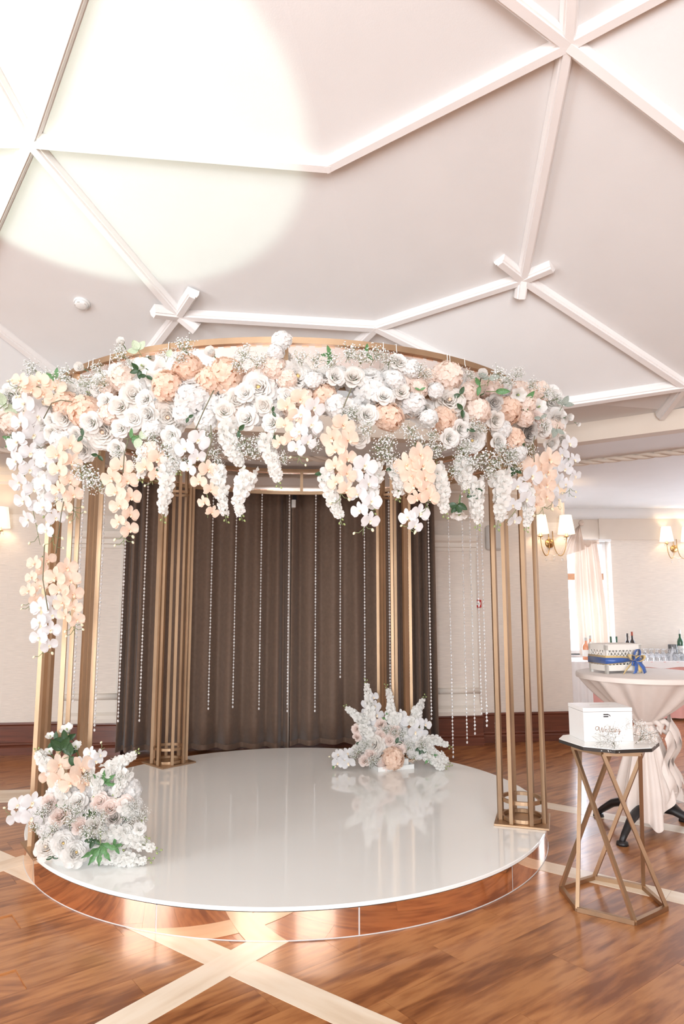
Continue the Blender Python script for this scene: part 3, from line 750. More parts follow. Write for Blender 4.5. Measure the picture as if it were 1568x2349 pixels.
bottle(bx(1344, 9.6), 9.6, .30, .05, 'bottle_orange', 'plastic_grey', 'orange juice bottle on the bar left of the cut-out white box')
bottle(bx(1354, 9.75), 9.75, .32, .042, 'bottle_orange', 'plastic_grey', 'orange bottle touching the left side of the white box on the bar')
bottle(bx(1402, 9.7), 9.7, .31, .035, 'bottle_green', 'bottle_green', 'green-capped bottle behind the white box, left one of two')
bottle(bx(1415, 9.7), 9.7, .31, .035, 'bottle_green', 'bottle_green', 'green-capped bottle behind the white box, right one of two')
bottle(bx(1440, 9.75), 9.75, .35, .038, 'bottle_dark', 'bottle_dark', 'dark-necked wine bottle behind the white box')
bottle(bx(1451, 9.6), 9.6, .38, .038, 'bottle_dark', 'foil_red', 'tall bottle with reddish label behind the right of the white box')
bottle(bx(1561, 9.75), 9.75, .40, .04, 'bottle_green', 'label_paper', 'tall pale-capped wine bottle at the right photo edge on the bar')
e = MB().lathe([(.05, .0), (.062, .005), (.062, .2), (.058, .2), (.058, .012), (.001, .012)], 20).build('glass_vase', 'glass_clear', None, True, (bx(1543, 9.7), 9.7, ZBAR))
tag(e, 'clear cylinder vase on the bar behind the glasses', 'vase')

# ------------------------------------------------------------------ gold hexagonal stand with the white card box
SX, SY, SH = 1.455, 3.86, .80
st = empty('plant_stand', (1.43, 3.84, 0))
bpx = [(1286, 2036), (1324, 2085), (1455, 2116), (1528, 2082), (1475, 2035), (1362, 2012)]
bv = [atz(x, y, .012) - Vector((1.43, 3.84, 0)) for x, y in bpx]
R_ = .195; tc_ = Vector((SX - 1.43, SY - 3.84, SH - .034))
tv = {k: tc_ + Vector((R_ * math.cos(math.radians(a)), R_ * math.sin(math.radians(a)), 0)) for k, a in (('L', 180), ('FL', 240), ('FR', 300), ('R', 0), ('BR', 60), ('BL', 120))}
for i in range(6): MB().bar(bv[i], bv[(i + 1) % 6], .022).build('base_rail', 'gold_metal', st)
ks = list(tv)
for i in range(6): MB().bar(tv[ks[i]], tv[ks[(i + 1) % 6]], .022).build('top_rail', 'gold_metal', st)
for b_, t_ in ((0, 'BR'), (1, 'BL'), (2, 'L'), (3, 'FL'), (4, 'FR'), (5, 'R')): MB().bar(bv[b_], tv[t_], .019).build('strut', 'gold_metal', st)
hexo = [(SX - 1.43 + .262 * math.cos(math.radians(a)), SY - 3.84 + .235 * math.sin(math.radians(a))) for a in (168, 222, 258, 305, 350, 38, 92, 140)]
MB().prism(hexo, SH - .021, SH - .003).build('top_board', 'black_edge', st)
MB().prism([(x * .995 + .00, y * .995) for x, y in hexo], SH - .003, SH).build('top_face', 'acrylic_white', st)
tag(st, 'gold hexagonal stand with crossed struts and a white top with black edge', 'stand')
# card box
fl = atz(1340, 1702, SH); fr = atz(1462, 1700, SH + .0); bl = atz(1311, 1690, SH)
ux = (fr - fl); BWd = .275; ux = Vector((ux.x, ux.y, 0)).normalized()
rzb = math.atan2(ux.y, ux.x)
cb_ = empty('card_box', (fl.x, fl.y, SH), rzb)
BD, BH = .20, .178
MB().box(0, BWd, 0, BD, .0, BH - .022).build('body', 'box_white', cb_, bevel=.002)
MB().box(-.001, BWd + .001, -.001, BD + .001, BH - .0205, BH).build('lid', 'box_white', cb_, bevel=.002)
MB().box(BWd * .3, BWd * .7, BD * .45, BD * .52, BH, BH + .001).build('card_slot', 'plastic_grey', cb_)
lt = MB(); lt.box(.112, .138, -.005, 0, BH - .038, BH - .033); lt.box(.112, .138, -.005, 0, BH - .049, BH - .044); lt.tube([(.136, -.005, BH - .035), (.144, -.006, BH - .038), (.148, -.006, BH - .044)], .002, 6)
lt.build('latch', 'black_metal', cb_)
# script lettering as thin strokes on the front face
def spl(pts, n=8):
    P = [Vector((x, y, 0)) for x, y in pts]; P = [P[0]] + P + [P[-1]]; out = []
    for i in range(1, len(P) - 2):
        for k in range(n):
            t = k / n; a, b, c, d = P[i - 1], P[i], P[i + 1], P[i + 2]
            out.append(.5 * ((2 * b) + (c - a) * t + (2 * a - 5 * b + 4 * c - d) * t * t + (3 * b - a - 3 * c + d) * t ** 3))
    out.append(P[-2]); return out
LET = [  # W
    [(.35, .75), (.05, .95), (-.25, .85), (-.32, .55), (-.1, .35), (.15, .5), (.25, .85), (.42, .05), (.75, .8)],
    [(.75, .8), (.85, .05), (1.15, .75), (1.35, 1.0)],
    # e
    [(1.2, .25), (1.42, .35), (1.45, .5), (1.33, .5), (1.28, .2), (1.45, .06), (1.62, .2)],
    # d
    [(1.9, .42), (1.75, .5), (1.65, .25), (1.78, .05), (1.93, .25), (2.08, .95)], [(2.02, .7), (1.95, .2), (2.05, .05), (2.18, .2)],
    # d
    [(2.45, .42), (2.3, .5), (2.2, .25), (2.33, .05), (2.48, .25), (2.63, .95)], [(2.57, .7), (2.5, .2), (2.6, .05), (2.72, .2)],
    # i
    [(2.78, .48), (2.75, .15), (2.85, .05), (2.95, .2)], [(2.83, .66), (2.84, .69)],
    # n
    [(2.98, .48), (2.97, .05), (3.05, .4), (3.17, .48), (3.2, .12), (3.3, .05), (3.38, .2)],
    # g
    [(3.62, .42), (3.48, .5), (3.4, .25), (3.52, .07), (3.63, .25), (3.66, .48), (3.62, -.1), (3.5, -.35), (3.38, -.25), (3.6, 0), (3.85, .2)]]
b = MB(); ls = .034
for s_ in LET:
    b.tube([(.075 + q.x * ls, -.0012, .048 + q.y * ls) for q in spl(s_)], .0011, 5)
b.build('script_lettering', 'ink_brown', cb_, True)
tag(cb_, 'white wedding card box with script lettering on the gold stand', 'box')

# ------------------------------------------------------------------ cocktail table with ivory cloth
TX, TY, TZ, TR_ = 2.10, 4.90, 1.055, .435
tb = empty('cocktail_table', (TX, TY, 0))
MB().lathe([(.001, TZ - .03), (TR_ - .008, TZ - .03), (TR_ - .008, TZ - .006), (.001, TZ - .006)], 48).build('table_top', 'black_edge', tb, True)
MB().lathe([(.035, .10), (.03, .2), (.03, TZ - .03)], 14).build('post', 'black_metal', tb, True)
MB().lathe([(.001, .08), (.06, .09), (.07, .15), (.05, .2), (.035, .26)], 14).build('hub', 'black_metal', tb, True)
for a in (222, 125, 318, 32):
    a = math.radians(a); ca, sa = math.cos(a), math.sin(a)
    pts = [(.04 * ca, .04 * sa, .17), (.16 * ca, .16 * sa, .165), (.28 * ca, .28 * sa, .12), (.37 * ca, .37 * sa, .055), (.41 * ca, .41 * sa, .02)]
    lg = MB(); lg.tube(pts, [.034, .032, .027, .022, .018], 8)
    o = lg.build('foot_leg', 'black_metal', tb, True)
    MB().lathe([(.001, 0), (.04, 0), (.036, .02), (.001, .03)], 10, 0, (.40 * ca, .40 * sa, 0)).build('foot_pad', 'black_metal', o, True)
tag(tb, 'tall round cocktail table on black cast feet behind the gold stand', 'table')
tcl = empty('tablecloth', (TX, TY, 0))
nf = 22; zt_ = .72
def cloth_r(a, z):
    if z > zt_:
        t = (z - zt_) / (TZ - zt_); base = .045 + (TR_ - .045) * (t ** .78)
        amp = .036 * (math.sin(PI * min(1, t * 1.0)) ** .6 if t < .97 else 0) * (.55 + .6 * t) * (1 if t < .9 else (1 - t) * 10)
    else:
        t = (zt_ - z) / zt_; base = .045 + .135 * min(1, t * 1.6) ** .8; amp = .012 + .05 * t
    return base + amp * (math.sin(a * nf / 2 + 1.3 * math.sin(a * 3)) * .6 + .4 * math.sin(a * nf * .77 + 2))
def ctop(u, t):
    a = 2 * PI * u; z = zt_ + (TZ - zt_) * t; r = cloth_r(a, z); return (r * math.cos(a), r * math.sin(a), z - (.0 if t < 1 else .004))
MB().grid(ctop, 176, 18).build('gathered_skirt', 'cloth_ivory', tcl, True)
MB().lathe([(TR_ + .002, TZ - .032), (TR_ + .004, TZ - .012), (TR_, TZ - .001), (TR_ - .01, TZ + .001), (.001, TZ + .001)], 64).build('top_cloth', 'cloth_ivory', tcl, True)
def clow(u, t):
    a = 2 * PI * u; bot = .16 + .10 * math.sin(a * 2 + 2.6) + .05 * math.sin(a * 5); z = bot + (zt_ - bot) * t; r = cloth_r(a, z)
    return (r * math.cos(a), r * math.sin(a), z)
MB().grid(clow, 160, 16).build('hanging_tail', 'cloth_ivory', tcl, True)
for k in range(3):
    MB().grid(lambda u, t, k=k: ((.17 + .015 * k + .03 * math.sin(t * 9 + k)) * math.cos(-1.25 + k * .4 + .55 * u), (.17 + .015 * k + .03 * math.sin(t * 9 + k)) * math.sin(-1.25 + k * .4 + .55 * u), .22 + .05 * k + .42 * t + .05 * math.sin(u * 3)), 12, 20).build('ruffle', 'cloth_ivory', tcl, True)
bw = MB(); bw.tube([(.055 * math.cos(t), .055 * math.sin(t), zt_ + .004 * math.sin(3 * t)) for t in [2 * PI * i / 24 for i in range(25)]], .017, 8)
bw.build('tie_band', 'cloth_ivory', tcl, True)
for s in (-1, 1):
    MB().tube([(.04, -.05, zt_), (.075 + .03 * s, -.08, zt_ + .02), (.115 + .03 * s, -.07, zt_ - .01), (.10 + .02 * s, -.06, zt_ - .06), (.06, -.06, zt_ - .02)], [.012, .02, .024, .018, .01], 8).build('tie_loop', 'cloth_ivory', tcl, True)
tag(tcl, 'ivory cloth gathered and tied around the tall cocktail table', 'tablecloth')

# lattice gift box with blue and gold ribbon on the cocktail table
c0 = atz(1391, 1547, TZ); c1 = atz(1478, 1541, TZ); c2 = atz(1355, 1543, TZ)
ux = Vector((c1.x - c0.x, c1.y - c0.y, 0)); BW2 = .295; rz2 = math.atan2(ux.y, ux.x) * .6
gb = empty('lattice_box', (c0.x, c0.y, TZ + .001), rz2); BH2, BD2 = .195, .19
def lattice(wd, ht, seed):
    """face with a frame and cut-out scroll work, x along, z up"""
    r = random.Random(seed); b = MB(); t = .004; m = .02
    b.box(0, wd, 0, t, .02, .06); b.box(0, wd, 0, t, ht - .035, ht)
    b.box(0, m, 0, t, .0, ht); b.box(wd - m, wd, 0, t, 0, ht)
    z0, z1 = .06, ht - .035; nx = max(3, int((wd - 2 * m) / .026))
    for i in range(nx + 1):
        x = m + (wd - 2 * m) * i / nx
        for s in (-1, 1):
            pts = [(x, t / 2, z0), (x + s * .012, t / 2, z0 + (z1 - z0) * .25), (x - s * .006, t / 2, z0 + (z1 - z0) * .5), (x + s * .012, t / 2, z0 + (z1 - z0) * .75), (x, t / 2, z1)]
            b.tube([(min(wd - m, max(m, q.x)), t / 2, q.y) for q in spl([(p[0], p[2]) for p in pts], 4)], .0026, 5)
        for zc in (z0 + .025, (z0 + z1) / 2, z1 - .025):
            b.tube([(min(wd - m, max(m, x + .011 * math.cos(a))), t / 2, zc + .011 * math.sin(a)) for a in [2 * PI * q / 10 * .8 + r.random() for q in range(10)]], .0024, 5)
    return b
fs = lattice(BW2, BH2, 1).build('front_face', 'box_ivory', gb)
bs = lattice(BW2, BH2, 2).build('back_face', 'box_ivory', gb, False, (0, BD2 - .004, 0))
lf = lattice(BD2, BH2, 3).build('left_face', 'box_ivory', gb, False, (.004, 0, 0), PI / 2)
rf = lattice(BD2, BH2, 4).build('right_face', 'box_ivory', gb, False, (BW2, 0, 0), PI / 2)
MB().box(.002, BW2 - .002, .002, BD2 - .002, .022, .027).build('floor_board', 'box_ivory', gb)
MB().box(-.003, BW2 + .003, -.003, BD2 + .003, BH2, BH2 + .006).build('lid', 'box_ivory', gb, bevel=.001)
for (x, y) in ((0, 0), (BW2 - .02, 0), (0, BD2 - .02), (BW2 - .02, BD2 - .02)): MB().box(x, x + .02, y, y + .02, 0, .02).build('foot', 'box_ivory', gb)
MB().tube([(.0, BD2 - .02, BH2 + .008), (.02, BD2 - .02, BH2 + .008)], .008, 8).build('hinge', 'box_ivory', gb, True)
tag(gb, 'ivory cut-out lattice gift box on the tall cocktail table', 'box')
rb = empty('ribbon_bow', (c0.x, c0.y, TZ + .001), rz2)
def strip(pts, w, m, nm, par):
    """ribbon strip: pts list of (x,y,z), width along given vector"""
    b = MB(); n_ = len(pts); v = []
    for i, (p, wv) in enumerate(pts): v.append(Vector(p) - Vector(wv) * w / 2); v.append(Vector(p) + Vector(wv) * w / 2)
    b.add(v, [(2 * i, 2 * i + 1, 2 * i + 3, 2 * i + 2) for i in range(n_ - 1)])
    o = b.build(nm, m, par, True); so = o.modifiers.new('t', 'SOLIDIFY'); so.thickness = .001; return o
zz = (0, 0, 1)
for m, nm, z, wdt, yo in (('ribbon_gold', 'gold_band', .094, .062, -.002), ('ribbon_blue', 'blue_band', .090, .042, -.004)):
    strip([((yo, BD2 + .004, z), zz), ((yo, 0, z), zz), ((yo, yo, z), zz)], wdt, m, nm, rb)
    strip([((yo, yo, z), zz), ((BW2 * .45, yo - .002, z + .002), (0, 0, .8)), ((BW2 * .72, yo - .010, z + .004), (0, 0, .25))], wdt, m, nm, rb)
    strip([((BW2 * .72, yo - .010, z + .004), (0, 0, .25)), ((BW2, yo, z), (0, 0, .8)), ((BW2 - yo, BD2, z), zz)], wdt, m, nm, rb)
KX, KZ = BW2 * .74, .096
MB().ball((KX, -.018, KZ), .014, 10, 6).build('knot', 'ribbon_blue', rb, True)
def loop(m, nm, dx, dz, ln, w, tw):
    pts = []
    d = Vector((dx, 0, dz)).normalized(); p = Vector((-d.z, 0, d.x))
    for i in range(15):
        t = i / 14; a = PI * 2 * t
        q = Vector((KX, -.02, KZ)) + d * ln * (1 - math.cos(a)) / 2 + p * ln * .28 * math.sin(a) + Vector((0, -.012 * math.sin(PI * t), 0))
        pts.append((q, (p * .25 * math.cos(a) + Vector((0, 1, 0)) * .9).normalized() * (.35 + .65 * math.sin(PI * t))))
    strip(pts, w, m, nm, rb)
loop('ribbon_blue', 'blue_loop', .35, 1, .075, .038, 0); loop('ribbon_gold', 'gold_loop', -1, .55, .062, .042, 0); loop('ribbon_gold', 'gold_loop', 1, .25, .07, .042, 0); loop('ribbon_blue', 'blue_loop', -.55, -.6, .05, .03, 0)
def tail(m, nm, pts, w, wv): strip([(Vector((KX, -.02, KZ)) + Vector(p), wv) for p in [q for q in pts]], w, m, nm, rb)
tail('ribbon_blue', 'blue_tail', [(0, 0, 0), (.03, -.012, -.02), (.055, -.02, -.055), (.065, -.022, -.092)], .028, (.9, 0, .4))
tail('ribbon_blue', 'blue_tail', [(0, 0, 0), (.004, -.012, -.035), (-.006, -.02, -.07), (-.03, -.03, -.092)], .030, (.95, 0, .1))
tail('ribbon_gold', 'gold_tail', [(0, 0, 0), (-.04, -.012, -.03), (-.08, -.02, -.06), (-.12, -.03, -.09)], .036, (.45, 0, .9))
tail('ribbon_gold', 'gold_tail', [(0, 0, 0), (.012, -.008, -.03), (.03, -.012, -.065), (.035, -.014, -.085)], .03, (.9, 0, .4))
tag(rb, 'blue and gold satin ribbon bow tied around the lattice box', 'ribbon')

# ------------------------------------------------------------------ flower prototypes (unit radius about 1, facing +Z)
def petal(b, L, W, a0, a1, cup, r0=0, z0=0, az=0, nu=4, nv=5, ruf=0, r=rnd, m=0, tip=.85, base=.3, curl=0):
    curl = math.radians(curl); a0 = math.radians(a0); a1 = math.radians(a1); ph = r.random() * 6; ca, sa = math.cos(az), math.sin(az)
    def mid(t):
        n = 10; R_, Z_ = r0, z0
        for i in range(n):
            q = t * (i + .5) / n; a = a0 + (a1 - a0) * q - curl * max(0, (q - .55) / .45) ** 1.5; R_ += L * t / n * math.cos(a); Z_ += L * t / n * math.sin(a)
        return R_, Z_, a0 + (a1 - a0) * t - curl * max(0, (t - .55) / .45) ** 1.5
    def fn(u, t):
        s = 2 * u - 1
        te = t * (1 - .24 * s * s * t)
        R_, Z_, a = mid(te)
        wd = W * (base + (1 - base) * math.sin(min(1, t * 1.12) * PI / 2)) * (1 - (1 - tip) * t ** 4)
        x = s * wd / 2
        h = cup * wd * s * s + ruf * math.sin(ph + s * 4.5) * t * t
        R2 = R_ - math.sin(a) * h; Z2 = Z_ + math.cos(a) * h
        return (R2 * ca - x * sa, R2 * sa + x * ca, Z2)
    b.grid(fn, nu, nv, m)
PROTO = {}
def proto(name, parts): PROTO[name] = parts     # list of (part name, mesh, matrix, [sub-parts])
def rzm(a): return Matrix.Rotation(a, 4, 'Z')
def mk_rose(name, mt, seed, openess=1.0, inner=None):
    """cupped rose: a wrapped bud, then shells of petals whose rims step down and outwards"""
    r = random.Random(seed); h = MB()
    h.ball((0, 0, .02), .17, 8, 6, 0, 1.6)
    for i in range(13):
        f = i / 12; rr_ = .09 + .36 * f                     # shell radius
        petal(h, .66 + .10 * f, .46 + .46 * f, 84 - 12 * f, 96 - 18 * f, .34 - .10 * f, rr_ - .07, -.16 - .24 * f, i * 2.4 + r.random() * .3, 5, 6, .02, r, 0, .95, .6, 62 + 18 * f)
    parts = [('heart', h.mesh('heart', inner or mt, True), Matrix(), [])]
    p1 = []
    for k in range(2):
        b = MB(); petal(b, .84, 1.04, 70, 52 - 8 * k, .18, .34, -.44, 0, 5, 6, .03, r, 0, .95, .5, 60); p1.append(b.mesh('petal', mt, True))
    p2 = []
    for k in range(2):
        b = MB(); petal(b, .92, 1.14, 52, 14 - 10 * openess - 8 * k, .13, .36, -.50, 0, 5, 6, .05, r, 0, .9, .5, 40); p2.append(b.mesh('petal', mt, True))
    for i in range(5): parts.append(('petal', p1[i % 2], rzm(i * 2 * PI / 5 + r.random() * .25), []))
    for i in range(5): parts.append(('petal', p2[i % 2], rzm(i * 2 * PI / 5 + .6 + r.random() * .25), []))
    c = MB()
    for i in range(5): petal(c, .5, .22, 10, 40, .1, .05, -.55, i * 2 * PI / 5, 2, 3, 0, r)
    parts.append(('calyx', c.mesh('calyx', 'leaf_mid', True), Matrix(), []))
    proto(name, parts)
def mk_bud(name, mt, seed):
    r = random.Random(seed); h = MB()
    for i in range(7): petal(h, .95, .55 + .05 * i, 90, 80 - i, .30, .05 + .03 * i, -.5, i * 2.4, 4, 5, .02, r)
    parts = [('heart', h.mesh('heart', mt, True), Matrix(), [])]
    b = MB(); petal(b, 1.15, 1.1, 78, 62, .24, .22, -.55, 0, 5, 5, .05, r); me = b.mesh('petal', mt, True)
    for i in range(5): parts.append(('petal', me, rzm(i * 2 * PI / 5 + r.random() * .3), []))
    c = MB()
    for i in range(5): petal(c, .6, .2, 40, 70, .1, .1, -.62, i * 2 * PI / 5, 2, 3, 0, r)
    c.tube([(0, 0, -.5), (.05, .02, -1.1), (.02, .05, -1.8)], .07, 5)
    parts.append(('calyx', c.mesh('calyx', 'leaf_mid', True), Matrix(), []))
    proto(name, parts)
def mk_peony(name, mt, seed, core='stamen'):
    r = random.Random(seed); h = MB()
    for i in range(22):
        f = i / 21
        petal(h, .52 + .16 * f, .42 + .36 * f, 84 - 14 * f, 92 - 30 * f, .30 - .10 * f, .09 + .32 * f, -.20 - .20 * f, i * 2.4 + r.random() * .4, 5, 6, .05, r, 0, .9, .6, 60 + 15 * f)
    s = MB(); s.ball((0, 0, .06), .11, 8, 5)
    for i in range(12):
        a = i * 2.4; q = .03 + .008 * i; s.tube([(q * math.cos(a), q * math.sin(a), -.1), (q * 1.3 * math.cos(a), q * 1.3 * math.sin(a), .10 + .04 * r.random())], .018, 4)
    parts = [('heart', h.mesh('heart', mt, True), Matrix(), []), ('stamens', s.mesh('stamens', core, True), Matrix(), [])]
    for (n_, L, W, a0, a1, r0, z0) in ((6, .74, .85, 62, 26, .30, -.38), (7, .86, .98, 44, 2, .30, -.44), (7, .98, 1.05, 25, -18, .28, -.48)):
        ms = []
        for k in range(2):
            b = MB(); petal(b, L, W, a0, a1, .16, r0, z0, 0, 5, 5, .06, r, 0, .9, .5); ms.append(b.mesh('petal', mt, True))
        for i in range(n_): parts.append(('petal', ms[i % 2], rzm(i * 2 * PI / n_ + r.random() * .3), []))
    proto(name, parts)
def mk_hydrangea(name, mt, core, seed, n=46, ps=.30):
    r = random.Random(seed); fl_ = []
    for k in range(3):
        b = MB()
        for i in range(4): petal(b, 1.0, 1.05, 18 + 8 * r.random(), -6 - 10 * r.random(), .10, .04, 0, i * PI / 2 + .1 * r.random(), 3, 3, .06, r, 0, .7, .25)
        fl_.append(b.mesh('floret', mt, True))
    c = MB(); c.ball((0, 0, -.05), .74, 10, 7); parts = [('core', c.mesh('core', core, True), Matrix(), [])]
    for i in range(n):
        z = 1 - 1.55 * (i + .5) / n; q = math.sqrt(max(0, 1 - z * z)); a = i * 2.39996
        d = Vector((q * math.cos(a), q * math.sin(a), z)); jit = Vector((r.uniform(-.35, .35), r.uniform(-.35, .35), r.uniform(-.35, .35)))
        rot = (d + jit).to_track_quat('Z', 'Y') @ Quaternion((0, 0, 1), r.random() * 3)
        M = Matrix.Translation(d * (.76 + .1 * r.random())) @ rot.to_matrix().to_4x4() @ Matrix.Scale(ps * r.uniform(.9, 1.25), 4)
        parts.append(('floret', fl_[i % 3], M, []))
    proto(name, parts)
def mk_lisianthus(name, mt, seed):
    r = random.Random(seed); b = MB(); petal(b, 1.25, 1.0, 80, 15, .18, .06, -.7, 0, 5, 6, .12, r); me = b.mesh('petal', mt, True)
    parts = []
    for i in range(6): parts.append(('petal', me, rzm(i * PI / 3 + r.random() * .2), []))
    s = MB(); s.tube([(0, 0, -.6), (0, 0, -.1)], .06, 5); s.ball((0, 0, 0), .12, 6, 4)
    parts.append(('pistil', s.mesh('pistil', 'bud_green', True), Matrix(), []))
    c = MB()
    for i in range(5): petal(c, .7, .16, 55, 60, .1, .06, -.85, i * 2 * PI / 5, 2, 3, 0, r)
    c.tube([(0, 0, -.7), (.05, 0, -1.4), (.02, .08, -2.2)], .055, 5)
    parts.append(('calyx', c.mesh('calyx', 'leaf_mid', True), Matrix(), []))
    proto(name, parts)
for k, m in (('rose_white', 'rose_white'), ('rose_cream', 'rose_cream'), ('rose_blush', 'rose_blush')):
    for s in range(2): mk_rose(f'{k}{s}', m, 11 + s * 7, .7 + .5 * s)
mk_rose('rose_taupe0', 'rose_taupe', 31, 1.2); mk_rose('rose_taupe1', 'rose_taupe', 32, 1.2)
for s in range(2):
    mk_bud(f'bud_white{s}', 'rose_white', 40 + s); mk_bud(f'bud_blush{s}', 'rose_blush', 45 + s)
    mk_peony(f'peony_white{s}', 'rose_white', 50 + s); mk_peony(f'peony_cream{s}', 'rose_cream', 55 + s, 'lip_peach')
    mk_hydrangea(f'hydrangea_peach{s}', 'petal_peach', 'petal_peach_deep', 60 + s); mk_hydrangea(f'hydrangea_pale{s}', 'petal_peach_pale', 'petal_peach', 64 + s)
    mk_hydrangea(f'hydrangea_white{s}', 'hydrangea_white', 'hydrangea_white', 67 + s)
    mk_lisianthus(f'lisianthus{s}', 'rose_white', 70 + s)
# orchid blossom, stock floret meshes
def orchid_mesh(mt, seed):
    r = random.Random(seed); b = MB()
    for az in (90, 212, 328): petal(b, .98, .62, 12, -12, .06, .05, 0, math.radians(az), 4, 4, .03, r, 0, .75)
    for az in (8, 172): petal(b, 1.02, 1.25, 22, -4, .08, .04, .03, math.radians(az), 6, 5, .05, r, 0, .8, .25)
    return b.mesh('blossom', mt, True)
def lip_mesh(mt):
    b = MB(); petal(b, .42, .30, 70, -10, .3, .02, .02, -PI / 2, 3, 4, .0)
    for az in (-20, 200): petal(b, .26, .22, 75, 50, .3, .03, .02, math.radians(az), 3, 3, .0)
    b.ball((0, .04, .14), .085, 6, 4, 0, 1.3)
    return b.mesh('lip', mt, True)
ORM = {'white': [orchid_mesh('orchid_white', i) for i in range(3)], 'peach': [orchid_mesh('petal_peach', i) for i in range(3)]}
LIP = {'white': lip_mesh('lip_cream'), 'peach': lip_mesh('lip_peach')}
def stock_mesh(seed):
    r = random.Random(seed); b = MB()
    for i in range(4): petal(b, 1.0, .95, 30, -10, .12, .05, -.1, i * PI / 2 + r.random() * .3, 3, 3, .12, r)
    for i in range(4): petal(b, .6, .6, 70, 30, .2, .04, -.05, i * PI / 2 + .7, 3, 3, .10, r)
    return b.mesh('floret', 'stock_white', True)
STK = [stock_mesh(i) for i in range(3)]
budm = MB().ball((0, 0, .35), .45, 7, 5, 0, 1.3).mesh('bud', 'bud_cream', True)
budg = MB().ball((0, 0, .35), .42, 6, 4, 0, 1.35).mesh('bud', 'bud_green', True)
# gypsophila sprigs: branching wires with many tiny blossoms
def mk_gyp(name, seed, n=95, spread=.6, blossom=.046, wm='stem_green', wk=1.0):
    r = random.Random(seed); br = MB(); bl = MB()
    br.tube([(0, 0, -.7), (.03, .02, -.3), (0, 0, 0)], .016, 4)
    hubs = []
    for i in range(9):
        a = i * 2.4; q = spread * .55 * math.sqrt((i + .5) / 9); p = Vector((q * math.cos(a), q * math.sin(a), .25 + r.uniform(-.05, .25))); hubs.append(p)
        br.tube([(0, 0, -.15), tuple(p * .5 + Vector((0, 0, -.02))), tuple(p)], .009 * wk, 4, 0, False)
    for i in range(n):
        h = hubs[i % 9]; d = Vector((r.gauss(0, 1), r.gauss(0, 1), r.gauss(.35, .8))).normalized(); p = h + d * spread * r.uniform(.25, .62)
        if i % 2 == 0: br.tube([tuple(h), tuple(p)], .0055 * wk, 3, 0, False)
        s = blossom * r.uniform(.7, 1.35)
        x = d.orthogonal().normalized(); y = d.cross(x)
        ring = [p + (x * math.cos(q * PI / 3) + y * math.sin(q * PI / 3)) * s * (1 if q % 2 else .8) + d * s * .35 for q in range(6)]
        bl.add([p - d * s * .5] + ring + [p + d * s * .55], [(0, 1 + (q + 1) % 6, 1 + q) for q in range(6)] + [(7, 1 + q, 1 + (q + 1) % 6) for q in range(6)])
    proto(name, [('branches', br.mesh('branches', wm, True), Matrix(), []), ('*tiny_blossoms', bl.mesh('tiny_blossoms', 'gyp_white', True), Matrix(), [])])
for s in range(4): mk_gyp(f'gyp{s}', 80 + s)
for s in range(2): mk_gyp(f'gypfine{s}', 90 + s, 190, .75, .034, 'twig_olive', .6)
# leaves
def leaf_mesh(mt, L, W, seed, lobes=0):
    r = random.Random(seed); b = MB()
    def fn(u, t):
        s = 2 * u - 1; wd = W * math.sin(PI * (t ** .8)) ** .8 if t < 1 else 0
        if lobes: wd *= .55 + .45 * abs(math.cos(t * lobes * PI))
        return (s * wd / 2, L * t, .10 * W * s * s + .12 * L * math.sin(t * 2.2) * t)
    b.grid(fn, 4, 8 if not lobes else 14)
    b.tube([(0, -.2 * L, -.01), (0, .5 * L, .03 * L), (0, .95 * L, .1 * L)], .012, 4)
    return b.mesh('leaf', mt, True)
LEAF = {k: [leaf_mesh(m, L, W, i, lb) for i in range(2)] for k, m, L, W, lb in (('dark', 'leaf_dark', 1.0, .55, 0), ('mid', 'leaf_mid', 1.0, .42, 0), ('grey', 'leaf_grey', 1.0, .6, 0), ('pale', 'leaf_pale', 1.0, .75, 0), ('lobed', 'leaf_mid', 1.0, .34, 3))}

# ------------------------------------------------------------------ placing flowers
REG = []           # (object, kind phrase, category, host, px, group)
def face(d, spin):
    return Vector(d).to_track_quat('Z', 'Y') @ Quaternion((0, 0, 1), spin)
def plant(pname, oname, P, d, size, host, kind, cat, spin=None, shared=None, scale=None):
    rt = empty(oname, P); rt.rotation_mode = 'QUATERNION'; rt.rotation_quaternion = face(d, rnd.random() * 6.28 if spin is None else spin)
    s = scale or (size, size, size); rt.scale = s
    for pn, me, M, subs in PROTO[pname]:
        o = put(pn.lstrip('*'), me, rt); o.matrix_local = M
        if pn[0] == '*': stuff(o)
    REG.append((rt, kind, cat, host, proj(P)[0], shared)); return rt
def cyl(x, y, R_):
    """point of the garland cylinder around the canopy drum in the direction of photograph position x, y (near side)"""
    d = ray(x, y); o2 = Vector((-PCX, -PCY)); d2 = Vector((d.x, d.y))
    A_ = d2.dot(d2); B_ = 2 * o2.dot(d2); C_ = o2.dot(o2) - R_ * R_; D_ = B_ * B_ - 4 * A_ * C_
    t = (-B_ - math.sqrt(D_)) / (2 * A_) if D_ > 0 else -B_ / (2 * A_)
    P = CAMP + d * t
    r2 = Vector((P.x - PCX, P.y - PCY, 0)).normalized(); return P, r2
def gar(kind, x, y, rpx, off=.0, tilt=None, spin=None):
    P, r2 = cyl(x, y, 1.86 + off); s = 1.08 * rpx * depth(P) / FPX
    tocam = (CAMP - P).normalized(); v = (y - 930) / 110 if tilt is None else tilt
    d = (r2 * .55 + tocam * .55 + Vector((rnd.uniform(-.3, .3), rnd.uniform(-.1, .1), -.35 * v + rnd.uniform(-.2, .2)))).normalized()
    return kind, P - d * s * .2, d, s
